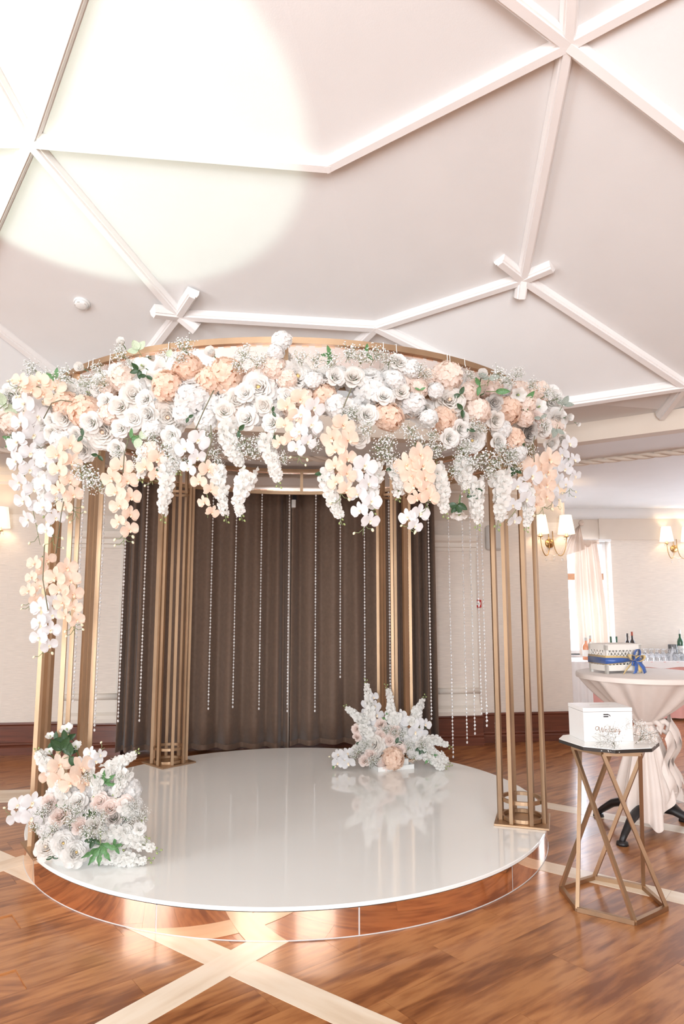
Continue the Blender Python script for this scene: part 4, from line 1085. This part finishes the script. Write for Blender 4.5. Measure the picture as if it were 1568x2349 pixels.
KINDS = {'RW': ('rose_white', 'rose', 'white rose', 'flower'), 'RC': ('rose_cream', 'rose', 'cream rose', 'flower'), 'RB': ('rose_blush', 'rose', 'blush pink rose', 'flower'), 'RT': ('rose_taupe', 'rose', 'taupe grey fabric rose', 'flower'),
         'BW': ('bud_white', 'rosebud', 'white rosebud', 'flower'), 'BB': ('bud_blush', 'rosebud', 'blush rosebud', 'flower'), 'PW': ('peony_white', 'peony', 'large white peony', 'flower'), 'PC': ('peony_cream', 'peony', 'large cream peony', 'flower'),
         'HP': ('hydrangea_peach', 'hydrangea', 'peach hydrangea head', 'flower'), 'HL': ('hydrangea_pale', 'hydrangea', 'pale peach hydrangea head', 'flower'), 'HW': ('hydrangea_white', 'hydrangea', 'white hydrangea head', 'flower'), 'LI': ('lisianthus', 'lisianthus', 'white lisianthus bloom', 'flower')}
cnt = [0]
def flower(code, x, y, rpx, off=0., tilt=None, host='garland'):
    pn, on, kd, ct = KINDS[code]; k, P, d, s = gar(code, x, y, rpx, off, tilt); cnt[0] += 1
    return plant(f'{pn}{cnt[0] % 2}', on, P, d, s, host, kd, ct)
G_ = '''BW 277 783 15; BW 182 842 18; RC 306 903 27; PC 384 958 37; PC 233 992 34; PW 182 1033 28; RC 115 995 19; RW 116 966 15; RC 143 960 22; RW 171 1001 19; RW 241 919 18; RC 273 931 23; RW 306 960 21; RW 274 982 19; RW 265 1030 18; RW 335 950 23
HW 440 912 41; HP 383 884 36; HP 430 842 34; HP 478 872 32; HP 518 858 42; HP 191 944 38; HP 150 928 30; HL 250 950 27; HL 277 868 30; HW 150 892 28; LI 322 836 20; LI 351 868 24; RW 261 852 20; BW 482 807 20
RW 620 968 20; PW 591 887 35; RC 543 918 25; RC 515 941 21; RC 604 931 20; RW 563 958 24; PW 684 861 36; HW 645 779 23; HW 632 806 20; HL 630 841 31; HP 744 908 32; RC 811 861 23; RW 744 857 21; RW 772 862 20; HW 846 893 40; RW 881 906 19; RC 824 1005 21; HP 881 952 31
RW 917 826 20; HW 945 845 22; HL 933 871 31; RC 921 896 17; RW 886 912 20; HW 949 925 29; HP 895 957 33; HL 1026 862 37; PC 1032 915 31; BW 978 938 19; HP 1019 962 34; RW 1034 1005 20; RC 1064 960 16; HL 1094 944 32; HL 1074 900 25; BW 1106 858 19; BB 1121 896 17; RT 1134 924 18
HP 1166 944 35; HP 1180 1008 26; RB 1227 963 27; LI 1190 906 21; LI 1239 931 20; RW 1268 1021 18; RC 1290 1009 16; PW 1284 968 26; PW 1083 1011 25; RW 1147 1014 19; RT 1216 992 26; BW 1306 957 14; BW 1326 973 8
HL 60 890 20; RW 205 970 22; HW 345 985 22; HL 345 1035 22; HW 470 965 26; RW 660 905 22; HL 695 915 26; RW 795 940 24; HW 770 930 28; RW 845 950 22; HL 960 890 25; HW 1000 895 20; RC 1140 965 20; HW 1150 985 24; RW 1060 985 20; HL 1210 925 22; BW 16 980 17; LI 8 925 20; LI 1258 905 15; HL 1205 960 20; RW 1250 985 20
HW 95 930 26; RW 90 1000 20; HW 100 1055 24; HW 135 1010 24; RW 390 1000 20; HW 720 980 24; HW 690 985 24; RW 560 900 20; HW 1190 1040 22; HL 660 870 24; RW 330 915 20; HW 420 950 26; HW 720 870 22; HW 905 870 24; HW 985 960 22'''
for ln in G_.replace('\n', ';').split(';'):
    t = ln.split()
    if t: flower(t[0], float(t[1]), float(t[2]), float(t[3]), off=rnd.uniform(-.02, .035) if float(t[3]) > 24 else rnd.uniform(.02, .07))
# second, deeper layer of white hydrangea and roses closing the gaps against the drum
for i in range(34):
    x = 30 + i * 37.5 + rnd.uniform(-10, 10); yc = 905 + 30 * ((x - 655) / 620) ** 2 * 1.4
    for dy in (-32, 30): flower(rnd.choice(['HW', 'HL', 'HW', 'RW']), x, yc + dy + rnd.uniform(-14, 14), rnd.uniform(25, 31), off=-.05, tilt=0)

# sprays: stem polyline in photograph positions on the garland (or on a given plane), blossoms along it
def hang3(pts, off):
    out = []
    P0, r2 = cyl(*pts[0], 1.86 + off)
    # a hanging spray keeps its plan position near that of its top
    for (x, y) in pts:
        d = ray(x, y); hd = math.hypot(P0.x, P0.y); Q = CAMP + d * (hd / math.hypot(d.x, d.y)); out.append(Q)
    return out, r2
def interp(pts, t):
    L = [0]
    for a, b in zip(pts[:-1], pts[1:]): L.append(L[-1] + (b - a).length)
    q = t * L[-1]
    for i in range(len(pts) - 1):
        if q <= L[i + 1] + 1e-9: return pts[i].lerp(pts[i + 1], (q - L[i]) / max(1e-9, L[i + 1] - L[i])), (pts[i + 1] - pts[i]).normalized()
    return pts[-1], (pts[-1] - pts[-2]).normalized()
def spray(kind, col, pts3, n, size, host, r2=None, buds=4, two=True):
    P0 = pts3[0]; seed = random.Random(int(P0.x * 1000) + n)
    rt = empty('orchid_spray' if kind == 'orchid' else 'stock_spray', P0); loc = [p - P0 for p in pts3]
    sm = []
    for i in range(9): sm.append(interp(loc, i / 8)[0])
    L = sum((b - a).length for a, b in zip(sm[:-1], sm[1:]))
    MB().tube(sm, [.0034 - .002 * i / 8 for i in range(9)], 5).build('stem', 'stem_green', rt, True)
    tocam = (CAMP - P0).normalized()
    side0 = tocam.cross(Vector((0, 0, 1))).normalized()
    for i in range(n):
        t = (i + .4) / n * (.86 if buds else 1.0)
        p, dr = interp(loc, t); side = dr.cross(tocam).normalized()
        sg = (1 if i % 2 else -1) if two else seed.uniform(-1, 1)
        sz = size * (1.08 - .35 * t) * seed.uniform(.92, 1.1)
        if kind == 'orchid':
            d = (tocam * .9 + (r2 or tocam) * .35 + side * sg * .45 + Vector((seed.uniform(-.25, .25), seed.uniform(-.25, .25), seed.uniform(-.35, .15)))).normalized()
            q = p + side * sg * sz * .55 + tocam * sz * .35
            up = Vector((0, 0, 1)); x = up.cross(d).normalized(); y = d.cross(x)
            M = Matrix((x, y, d)).transposed().to_4x4(); M = Matrix.Translation(q) @ M @ rzm(seed.uniform(-.5, .5)) @ Matrix.Scale(sz, 4)
            o = put('blossom', ORM[col][i % 3], rt, mtx=M); put('lip', LIP[col], o)
        else:
            for k in range(4):
                a = i * 2.2 + k * 1.6; xx = side * math.cos(a) + tocam * math.sin(a)
                if xx.dot(tocam) < -.55: continue
                sz2 = 1.35 * size * (1.1 - .72 * t ** 1.3) * seed.uniform(.8, 1.2); q = p + xx * sz2 * .55 + dr * sz2 * seed.uniform(-.4, .4)
                d = (xx + tocam * .35 + dr * .25 + Vector((seed.uniform(-.3, .3),) * 3)).normalized()
                M = Matrix.Translation(q) @ face(d, seed.random() * 6).to_matrix().to_4x4() @ Matrix.Scale(sz2, 4)
                put('floret', STK[(i + k) % 3], rt, mtx=M)
    for i in range(buds):
        t = .86 + .14 * (i + .6) / buds; p, dr = interp(loc, min(1, t)); side = dr.cross(tocam).normalized() * (1 if i % 2 else -1)
        sz = size * (.30 - .10 * i / buds) if kind == 'orchid' else size * .45
        q = p + side * size * (.75 if kind == 'orchid' else .3) * (1 if kind != 'orchid' else 1)
        if kind == 'orchid': MB().tube([tuple(p - dr * size * .4), tuple((p + q) / 2), tuple(q)], .0016, 4).build('bud_stalk', 'stem_green', rt, True)
        M = Matrix.Translation(q) @ face((dr + side * .5).normalized(), 0).to_matrix().to_4x4() @ Matrix.Scale(sz, 4)
        put('bud', budm if kind == 'orchid' else budg, rt, mtx=M)
    phr = f'{col} orchid spray' if kind == 'orchid' else 'white stock flower spray'
    REG.append((rt, phr, 'flower', host, sum(proj(p)[0] for p in pts3) / len(pts3), None))
    return rt
def gs(kind, col, pts, n, rpx, off=.06, buds=4, two=True):
    p3, r2 = hang3(pts, off); return spray(kind, col, p3, n, rpx * depth(p3[0]) / FPX, 'garland', r2, buds, two)
gs('orchid', 'peach', [(140, 915), (105, 893), (70, 882), (25, 893)], 6, 24, .05, 4)
gs('orchid', 'white', [(85, 905), (68, 950), (58, 1010), (52, 1075), (70, 1145), (82, 1200), (92, 1250)], 14, 27, .08, 2)
gs('orchid', 'white', [(128, 1030), (118, 1100), (112, 1170), (122, 1240), (124, 1262)], 8, 25, .05, 3)
gs('orchid', 'peach', [(146, 1015), (152, 1065), (145, 1110), (158, 1150), (180, 1190)], 8, 25, .10, 4)
gs('orchid', 'peach', [(262, 1068), (278, 1110), (288, 1150), (284, 1195), (284, 1252)], 9, 25, .09, 4)
gs('orchid', 'peach', [(348, 1045), (345, 1080), (350, 1112)], 3, 22, .08, 2)
gs('orchid', 'white', [(440, 1000), (438, 1040), (446, 1085)], 4, 26, .10, 0)
gs('orchid', 'peach', [(462, 1070), (470, 1115), (478, 1150), (476, 1188)], 5, 21, .08, 0)
gs('orchid', 'peach', [(676, 905), (668, 950), (662, 990), (646, 1030)], 6, 24, .08, 0)
gs('orchid', 'white', [(706, 925), (700, 980), (692, 1030), (682, 1062)], 6, 24, .09, 3)
gs('orchid', 'peach', [(768, 975), (784, 1020), (780, 1070), (782, 1115), (778, 1160)], 9, 26, .10, 2)
gs('orchid', 'white', [(818, 1065), (830, 1110), (838, 1160), (832, 1228)], 7, 26, .08, 2)
gs('orchid', 'peach', [(944, 1045), (958, 1090), (966, 1135), (985, 1170)], 9, 27, .10, 2)
gs('orchid', 'white', [(950, 1170), (945, 1195), (935, 1215)], 3, 22, .08, 3)
gs('orchid', 'white', [(1204, 1080), (1200, 1120), (1190, 1160), (1160, 1200)], 5, 24, .06, 0)
gs('orchid', 'peach', [(1242, 1048), (1240, 1095), (1240, 1140), (1246, 1182)], 8, 26, .08, 2)
gs('orchid', 'white', [(1268, 1060), (1272, 1120), (1262, 1170)], 5, 24, .0, 2)
gs('orchid', 'white', [(1290, 1015), (1305, 1055), (1308, 1095), (1304, 1140)], 6, 18, .02, 3)
# cascades on the front left column
gs('orchid', 'peach', [(98, 1275), (88, 1310), (78, 1350), (66, 1400)], 7, 20, .02, 4)
gs('orchid', 'peach', [(138, 1300), (150, 1345), (158, 1395), (172, 1455)], 9, 24, .06, 4)
gs('orchid', 'white', [(110, 1370), (106, 1420), (102, 1470), (98, 1510)], 7, 24, .05, 2)
for pts, n, r in (([(130, 880), (160, 895), (205, 905)], 6, 12), ([(383, 1060), (381, 1110), (374, 1160), (374, 1200)], 10, 13), ([(495, 1070), (505, 1115), (512, 1160), (520, 1200)], 10, 12), ([(520, 975), (525, 1020), (548, 1060), (562, 1085)], 9, 14),
                  ([(570, 1085), (560, 1115), (545, 1150), (556, 1196)], 9, 13), ([(610, 1010), (622, 1050), (632, 1085), (640, 1120)], 8, 13), ([(748, 1085), (758, 1130), (772, 1170), (785, 1205)], 10, 13), ([(858, 1060), (856, 1110), (852, 1150), (856, 1180)], 8, 13),
                  ([(1000, 1080), (1012, 1115), (1015, 1150), (1022, 1190)], 8, 13), ([(1060, 1060), (1065, 1095), (1070, 1130)], 8, 14), ([(1088, 1110), (1092, 1150), (1096, 1190), (1094, 1215)], 8, 14), ([(1145, 1085), (1150, 1130), (1148, 1170), (1138, 1215)], 9, 15),
                  ([(1210, 1120), (1212, 1170), (1206, 1220)], 8, 11), ([(335, 1030), (328, 1070), (322, 1105)], 6, 12), ([(105, 1090), (102, 1140), (106, 1190)], 7, 14), ([(905, 1070), (915, 1110), (912, 1150)], 5, 12), ([(395, 1010), (400, 1050), (410, 1090)], 6, 12)):
    gs('stock', 'white', pts, n, r, .05, 3)
# bells hanging at the lower right
for (x, y, r) in ((1054, 1184, 22), (915, 1128, 18)):
    k, P, d, s = gar('LI', x, y, r, .06); plant('lisianthus0', 'lisianthus', P, (-.1, -.35, -1), s, 'garland', 'drooping white lisianthus bell', 'flower')
# gypsophila in the garland
def gyp(x, y, rpx, off=.03, fine=False, host='garland', tilt=None):
    k, P, d, s = gar('G', x, y, rpx, off, tilt); cnt[0] += 1
    zone = 'left end' if x < 200 else 'left half' if x < 520 else 'centre' if x < 860 else 'right half' if x < 1150 else 'right end'
    top = 'upper edge' if y < 900 else 'lower edge'
    plant(f'gyp{cnt[0] % 4}', 'gypsophila_sprig', P, d, s, host, f"tiny white baby's breath sprig|at the garland's {zone}, {top}", 'flower', shared=f"baby's breath at the {zone} of the garland's {top}")
GY = '''75 850 34; 110 870 32; 150 865 36; 200 880 36; 235 880 34; 225 850 28; 280 815 34; 300 835 24; 375 815 22; 425 800 40; 415 825 32; 560 815 38; 590 830 36; 545 840 32; 690 825 32; 725 830 34; 760 835 34; 800 815 40; 830 825 36; 865 815 36; 890 830 30; 960 850 30; 975 860 26; 1075 860 24; 1140 865 34; 1160 875 32; 1185 860 26; 1220 885 28; 1255 900 28; 1275 915 22; 25 905 22
30 1000 28; 90 1030 26; 210 1095 46; 190 1075 36; 230 1110 34; 330 1040 32; 385 1030 42; 400 1060 34; 350 1010 34; 320 1065 26; 490 1040 30; 560 1020 42; 600 1010 36; 580 1035 30; 480 1000 32; 500 1060 22; 650 1050 24; 720 1020 26; 800 960 42; 840 985 34; 810 945 30; 870 1030 40; 890 1050 36; 885 1010 34; 940 990 38; 955 1020 38; 970 1045 34; 1000 1030 34; 990 1000 30; 1060 1030 38; 1080 1060 40; 1110 1050 42; 1140 1060 38; 1120 1080 34; 1085 975 28; 1100 985 26; 1170 1045 36; 1180 1070 26; 1040 1080 30; 1210 1030 28; 1250 1050 22; 1245 975 26; 1055 1050 30; 905 1085 26; 140 1150 24; 90 1105 22; 270 1040 26; 430 1060 24; 700 1005 24; 1150 1030 30'''
for ln in GY.replace('\n', ';').split(';'):
    t = [float(q) for q in ln.split()]
    gyp(t[0], t[1], t[2] * 1.25, rnd.uniform(.02, .08))
# leaf sprigs
def leaves(x, y, rpx, kind, n, ang, host='garland', off=.06, P=None, s=None):
    if P is None:
        P, r2 = cyl(x, y, 1.86 + off); s = rpx * depth(P) / FPX
    rt = empty('leaf_sprig', P); tocam = (CAMP - P).normalized(); rt.rotation_mode = 'QUATERNION'
    a = math.radians(ang); dr = (Vector((1, 0, 0)) * math.cos(a) + Vector((0, 0, 1)) * math.sin(a)).normalized()
    xx = dr.cross(tocam).normalized(); zz_ = xx.cross(dr)
    rt.rotation_quaternion = Matrix((xx, dr, zz_)).transposed().to_quaternion(); rt.scale = (s, s, s)
    for i in range(n):
        f = (i / max(1, n - 1) - .5) if n > 1 else 0
        M = Matrix.Translation((0, .35 * abs(f) * 0 + .12 * i * (0 if n < 3 else 1) * .4, .05 * (i % 2))) @ Matrix.Rotation(-f * 2.4, 4, 'Z') @ Matrix.Rotation(rnd.uniform(-.3, .3), 4, 'Y')
        put('leaf', LEAF[kind][i % 2], rt, mtx=M)
    MB().tube([(0, -.6, -.05), (0, 0, 0), (0, .2 * n * .3, .03)], .03, 5).build('stem', 'stem_green', rt, True)
    nm = {'dark': 'dark green leaf sprig', 'mid': 'mid green leaf sprig', 'grey': 'grey-green leaf sprig', 'pale': 'pale green leaf sprig', 'lobed': 'bright green lobed leaf'}[kind]
    REG.append((rt, nm, 'leaves', host, x if x else proj(P)[0], None)); return rt
for (x, y, r, k, n, a) in ((318, 805, 26, 'pale', 3, 120), (320, 848, 22, 'dark', 3, 200), (335, 862, 18, 'dark', 2, 260), (385, 820, 20, 'pale', 1, 70), (300, 1005, 24, 'mid', 3, 10), (320, 1005, 28, 'pale', 2, 330), (432, 958, 14, 'dark', 2, 320), (190, 1000, 18, 'dark', 2, 160), (225, 1045, 16, 'dark', 2, 240),
                           (628, 1000, 24, 'dark', 3, 265), (548, 988, 20, 'dark', 2, 340), (625, 945, 14, 'dark', 2, 10), (760, 815, 24, 'mid', 3, 175), (840, 810, 22, 'mid', 2, 20), (745, 1085, 24, 'dark', 3, 255), (380, 1070, 24, 'dark', 3, 270), (1055, 905, 20, 'dark', 2, 130), (1060, 940, 20, 'dark', 2, 200), (1075, 985, 16, 'dark', 2, 270),
                           (1100, 885, 24, 'mid', 2, 190), (1120, 870, 26, 'grey', 2, 80), (1135, 898, 34, 'mid', 1, 0), (1205, 920, 30, 'mid', 2, 340), (1290, 930, 24, 'grey', 3, 60), (1275, 985, 22, 'grey', 3, 250), (1240, 960, 16, 'grey', 2, 100), (1000, 1075, 30, 'lobed', 5, 265), (1050, 1155, 26, 'dark', 4, 255), (1085, 1125, 22, 'dark', 3, 290),
                           (1195, 1010, 16, 'dark', 2, 220), (905, 1075, 22, 'dark', 1, 190), (963, 895, 14, 'mid', 2, 90), (8, 930, 34, 'pale', 2, 40), (30, 1010, 24, 'mid', 3, 160), (130, 870, 26, 'mid', 3, 150), (1180, 1075, 20, 'dark', 3, 250)):
    leaves(x, y, r, k, n, a)
# bare arching stems
for pts in ([(100, 960), (118, 925), (140, 918), (165, 922)], [(448, 985), (468, 940), (490, 895)], [(787, 935), (795, 915), (806, 890)], [(282, 1085), (285, 1040), (295, 1005)], [(465, 1075), (485, 1010), (483, 975)], [(1225, 1060), (1222, 1020), (1226, 1000)], [(128, 1270), (140, 1180), (146, 1150)], [(110, 1400), (98, 1330), (102, 1250)]):
    p3 = [cyl(x, y, 1.86 + .10)[0] for x, y in pts]
    b = MB(); b.tube(p3, .003, 5); o = b.build('bare_twig', 'twig_olive', None, True)
    REG.append((o, 'bare olive twig', 'twig', 'garland', proj(p3[1])[0], None))

# ------------------------------------------------------------------ floor bouquets
def bflower(code, x, y, rpx, Y, host, lean=(0, 0, 0)):
    pn, on, kd, ct = KINDS[code]; P = at(x, y, Y); s = rpx * depth(P) / FPX
    P.z = max(P.z, ZP + s * .55)
    tocam = (CAMP - P).normalized(); d = (tocam + Vector(lean) + Vector((rnd.uniform(-.35, .35), rnd.uniform(-.2, .2), rnd.uniform(-.1, .45)))).normalized(); cnt[0] += 1
    return plant(f'{pn}{cnt[0] % 2}', on, P, d, s, host, kd, ct)
def bgyp(x, y, rpx, Y, host, where, fine=False):
    P = at(x, y, Y); s = rpx * depth(P) / FPX; P.z = max(P.z, ZP + s * .3); cnt[0] += 1
    d = ((CAMP - P).normalized() * .6 + Vector((rnd.uniform(-.4, .4), 0, .6))).normalized()
    plant(f'gypfine{cnt[0] % 2}' if fine else f'gyp{cnt[0] % 4}', 'gypsophila_sprig', P, d, s, host, f"{'airy' if fine else 'tiny'} white baby's breath sprig|in the {where}", 'flower', shared=f"{'airy ' if fine else ''}baby's breath in the {where}")
def bspray(kind, col, pts, n, rpx, host, buds=3, two=True):
    p3 = [at(x, y, Y) for x, y, Y in pts]
    for p in p3: p.z = max(p.z, ZP + .03)
    return spray(kind, col, p3, n, rpx * depth(p3[0]) / FPX, host, None, buds, two)
def bleaf(x, y, rpx, kind, n, ang, Y, host):
    P = at(x, y, Y); P.z = max(P.z, ZP + .02); leaves(x, y, rpx, kind, n, ang, host, P=P, s=rpx * depth(P) / FPX)
FLB = 'front left platform bouquet'
def fy(y): return 3.83 + .17 * (1960 - y) / 290
for c, x, y, r in (('RW', 178, 1836, 21), ('RB', 115, 1838, 18), ('RB', 137, 1870, 23), ('RB', 228, 1838, 20), ('RB', 254, 1852, 22), ('RB', 287, 1841, 18), ('RB', 185, 1895, 19), ('RC', 217, 1892, 19), ('PC', 105, 1943, 25), ('PW', 145, 1935, 25), ('PW', 174, 1956, 27),
                   ('HW', 300, 1812, 27), ('HW', 146, 1840, 24), ('HW', 308, 1845, 20), ('HW', 268, 1812, 24), ('HW', 235, 1805, 24), ('HW', 241, 1900, 26), ('HW', 107, 1900, 24), ('HW', 150, 1912, 22), ('HW', 281, 1905, 25), ('HW', 205, 1815, 24), ('RT', 260, 1876, 18), ('HW', 95, 1855, 22), ('HW', 200, 1935, 24), ('HW', 255, 1935, 22), ('HW', 215, 1860, 26), ('HW', 165, 1810, 24), ('HW', 130, 1815, 22), ('HW', 120, 1880, 26), ('HW', 185, 1870, 26), ('HW', 265, 1870, 24), ('RW', 320, 1900, 14)):
    Y = fy(y) + (.06 if c in ('HW',) else -.02)
    bflower(c, x, y, r, Y, FLB)
for x, y, r in ((153, 1672, 19), (115, 1688, 13), (173, 1712, 18), (113, 1723, 16), (200, 1746, 18)):
    P = at(x, y, fy(y)); plant(f'lisianthus{x % 2}', 'lisianthus', P, (rnd.uniform(-.3, .3), -.55, .75), r * depth(P) / FPX, FLB, 'white lisianthus bloom', 'flower')
F = fy
bspray('orchid', 'peach', [(150, 1775, F(1770)), (125, 1768, F(1770)), (98, 1770, F(1770))], 3, 27, FLB, 2); bspray('orchid', 'peach', [(165, 1765, F(1780) - .03), (175, 1790, F(1780) - .03), (188, 1815, F(1780) - .03)], 3, 27, FLB, 0)
bspray('orchid', 'white', [(200, 1760, F(1740)), (215, 1730, F(1740)), (240, 1715, F(1740))], 4, 18, FLB, 1); bspray('orchid', 'white', [(85, 1862, F(1850)), (60, 1855, F(1850)), (38, 1862, F(1850)), (15, 1872, F(1850))], 5, 24, FLB, 2)
for pts in ([(245, 1770), (268, 1752), (295, 1738), (320, 1722)], [(288, 1772), (278, 1795), (262, 1827)], [(226, 1780), (224, 1805), (218, 1830)], [(145, 1830), (136, 1805), (130, 1780)], [(118, 1770), (100, 1745), (84, 1716)], [(250, 1920), (290, 1925), (330, 1938), (368, 1955)], [(240, 1958), (275, 1968), (315, 1976), (352, 1984)], [(260, 1905), (300, 1915), (340, 1928)], [(280, 1850), (305, 1860), (330, 1880)], [(225, 1960), (250, 1950), (285, 1945)]):
    low_ = pts[0][1] > 1900
    bspray('stock', 'white', [(x, y, 3.86 if low_ else fy(y) - .01) for x, y in pts], 9, 12.5 if low_ else 11.5, FLB, 3)
for x, y, r in ((174, 1868, 30), (214, 1876, 30), (204, 1918, 30), (96, 1872, 30), (80, 1905, 26), (160, 1890, 28), (235, 1880, 26), (190, 1915, 26), (120, 1905, 26), (205, 1790, 24), (275, 1790, 22), (150, 1860, 26), (228, 1915, 26), (100, 1925, 22)): bgyp(x, y, r * 1.25, fy(y) - .08, FLB, 'front left platform bouquet')
for x, y, r in ((318, 1880, 38), (305, 1855, 34), (300, 1890, 30), (110, 1860, 30)): bgyp(x, y, r, fy(y) - .03, FLB, 'front left platform bouquet', True)
for x, y, r, k, n, a in ((140, 1722, 36, 'dark', 3, 60), (150, 1700, 26, 'dark', 3, 100), (128, 1700, 22, 'dark', 2, 160), (160, 1735, 32, 'dark', 2, 20), (180, 1750, 20, 'dark', 2, 280), (230, 1935, 44, 'lobed', 5, 270), (236, 1800, 34, 'lobed', 4, 60), (284, 1876, 20, 'dark', 1, 350), (262, 1943, 20, 'mid', 3, 20), (205, 1872, 16, 'dark', 3, 90), (215, 1925, 20, 'dark', 3, 250), (140, 1850, 14, 'mid', 2, 90), (120, 1965, 14, 'dark', 2, 270), (200, 1905, 18, 'dark', 3, 200)):
    bleaf(x, y, r, k, n, a, fy(y) - (.10 if k == 'lobed' and y > 1900 else .02), FLB)
fo = MB().lathe([(.001, 0), (.13, 0), (.14, .07), (.10, .14), (.001, .16)], 20).build('flower_foam', 'foam_white', None, True, (at(180, 1900, 3.98).x, 3.99, ZP)); tag(fo, 'flower foam base hidden inside the front left platform bouquet', 'flower base')
BRB = 'back right platform bouquet'
def by(y): return 5.93 + .30 * (1770 - y) / 210
for c, x, y, r in (('RB', 816, 1672, 11), ('RB', 819, 1690, 10), ('RB', 871, 1661, 14), ('RB', 901, 1677, 16), ('RB', 874, 1688, 14), ('RB', 892, 1698, 13), ('PC', 853, 1708, 24), ('RB', 849, 1732, 14), ('RB', 835, 1744, 13), ('HP', 901, 1740, 27), ('RB', 916, 1718, 16), ('RB', 881, 1752, 15), ('HW', 938, 1705, 17), ('HW', 952, 1694, 19), ('HW', 945, 1725, 16), ('HW', 959, 1730, 14), ('HW', 860, 1672, 17), ('HW', 920, 1660, 16), ('HW', 840, 1668, 17), ('HW', 835, 1700, 16), ('HW', 905, 1700, 18), ('HW', 880, 1715, 18), ('RC', 885, 1675, 12), ('HW', 930, 1685, 17), ('RC', 965, 1710, 12)):
    bflower(c, x, y, r, by(y) + (.05 if c == 'HW' else -.02), BRB)
B = by
bspray('orchid', 'white', [(856, 1655, B(1640)), (852, 1625, B(1610)), (848, 1595, B(1600))], 6, 17, BRB, 0); bspray('orchid', 'white', [(920, 1665, B(1650)), (928, 1645, B(1650)), (930, 1630, B(1640))], 3, 15, BRB, 1)
bspray('orchid', 'white', [(940, 1670, B(1665)), (962, 1668, B(1665)), (985, 1672, B(1665))], 5, 18, BRB, 1); bspray('orchid', 'white', [(805, 1742, 5.95), (786, 1735, 5.95), (760, 1748, 5.95)], 5, 16, BRB, 2)
for pts in ([(850, 1650), (846, 1610), (842, 1580), (838, 1556)], [(896, 1655), (896, 1620), (893, 1590), (884, 1568)], [(942, 1660), (955, 1635), (966, 1612), (976, 1594)], [(838, 1655), (818, 1642), (802, 1630), (790, 1617)], [(972, 1700), (995, 1698), (1015, 1704), (1034, 1716)], [(975, 1712), (995, 1725), (1015, 1740), (1035, 1758)], [(980, 1730), (995, 1745), (1010, 1762), (1026, 1781)], [(850, 1705), (825, 1712), (800, 1722)], [(845, 1680), (832, 1672), (822, 1660)], [(910, 1640), (905, 1655), (900, 1670)]):
    bspray('stock', 'white', [(x, y, by(y) - (.02 if y < 1700 else 0)) for x, y in pts], 9, 8.2, BRB, 3)
for x, y, r in ((885, 1679, 20), (922, 1688, 22), (935, 1718, 22), (970, 1714, 22), (821, 1727, 22), (858, 1748, 22), (850, 1752, 20), (905, 1685, 18), (838, 1712, 18), (950, 1740, 18), (812, 1738, 18)): bgyp(x, y, r * 1.25, by(y) - .05, BRB, 'back right platform bouquet')
for x, y, r, k, n, a in ((892, 1652, 18, 'mid', 4, 90), (984, 1734, 20, 'lobed', 4, 300), (838, 1655, 14, 'mid', 3, 200), (968, 1712, 18, 'dark', 4, 270), (908, 1705, 14, 'dark', 3, 0), (830, 1704, 14, 'dark', 3, 250), (850, 1690, 10, 'mid', 2, 0), (765, 1755, 10, 'mid', 2, 190)):
    bleaf(x, y, r, k, n, a, by(y) - .02, BRB)
p = at(935, 1745, 6.02)
tr = empty('flower_tray', (.42, 6.06, ZP), .35)
MB().box(-.16, .16, -.10, .10, 0, .008).build('tray_base', 'plastic_white', tr, bevel=.003)
for a in ((-.16, .16, -.105, -.10), (-.16, .16, .10, .105), (-.165, -.16, -.105, .105), (.16, .165, -.105, .105)): MB().box(*a, 0, .035).build('tray_rim', 'plastic_white', tr)
MB().box(-.13, .13, -.08, .08, .008, .08).build('foam_block', 'foam_white', tr, bevel=.01)
tag(tr, 'white tray holding the back right platform bouquet', 'tray')

# gypsophila sprig lying on the gold stand by the card box
def sprig(x, y, rpx, z, host, label, d, nm):
    P = atz(x, y, z); s = rpx * depth(P) / FPX; rt = plant('gypfine0', 'gypsophila_sprig', P, d, s, host, label, 'flower', shared='own'); tag(rt, label, 'flower')
sprig(1405, 1703, 52, SH + .022, 'stand', "airy sprig of baby's breath lying in front of the card box", (-.5, -.5, .45), 0)
sprig(1470, 1695, 46, SH + .03, 'stand', "airy sprig of baby's breath at the right rim of the gold stand's top", (.35, -.5, .6), 1)
sprig(1430, 1672, 44, SH + .055, 'stand', "airy sprig of baby's breath leaning up against the lettering of the card box", (-.35, -.35, .9), 2)
o = MB().tube([atz(1512, 1680, SH + .03), atz(1470, 1690, SH + .02), atz(1440, 1680, SH + .03), atz(1412, 1650, SH + .05)], .0014, 5).build('bare_twig', 'twig_olive', None, True)
tag(o, "thin olive twig among the baby's breath on the gold stand", 'twig')

# ------------------------------------------------------------------ labels for all the flowers
HOST = {'garland': 'in the canopy garland', FLB: 'in the ' + FLB, BRB: 'in the ' + BRB}
by_ = {}; shd = {}
for rt, kd, ct, host, px, sh in REG:
    if sh == 'own': continue
    if sh: shd.setdefault((kd, sh), []).append((px, rt, ct)); continue
    by_.setdefault((kd, host), []).append((px, rt, ct))
for (kd, host), lst in by_.items():
    lst.sort(key=lambda q: q[0])
    for i, (px, rt, ct) in enumerate(lst):
        lab = f'{kd} {HOST[host]}' if len(lst) == 1 else f'{kd}, {ordinal(i + 1)} from the left {HOST[host]}'
        tag(rt, lab, ct, f'{kd}s {HOST[host]}')
for (kd, sh), lst in shd.items():
    lst.sort(key=lambda q: q[0]); a_, b_ = kd.split('|')
    for i, (px, rt, ct) in enumerate(lst):
        tag(rt, f'{a_} {b_}' if len(lst) == 1 else f'{a_}, {ordinal(i + 1)} from the left {b_}', ct, sh)
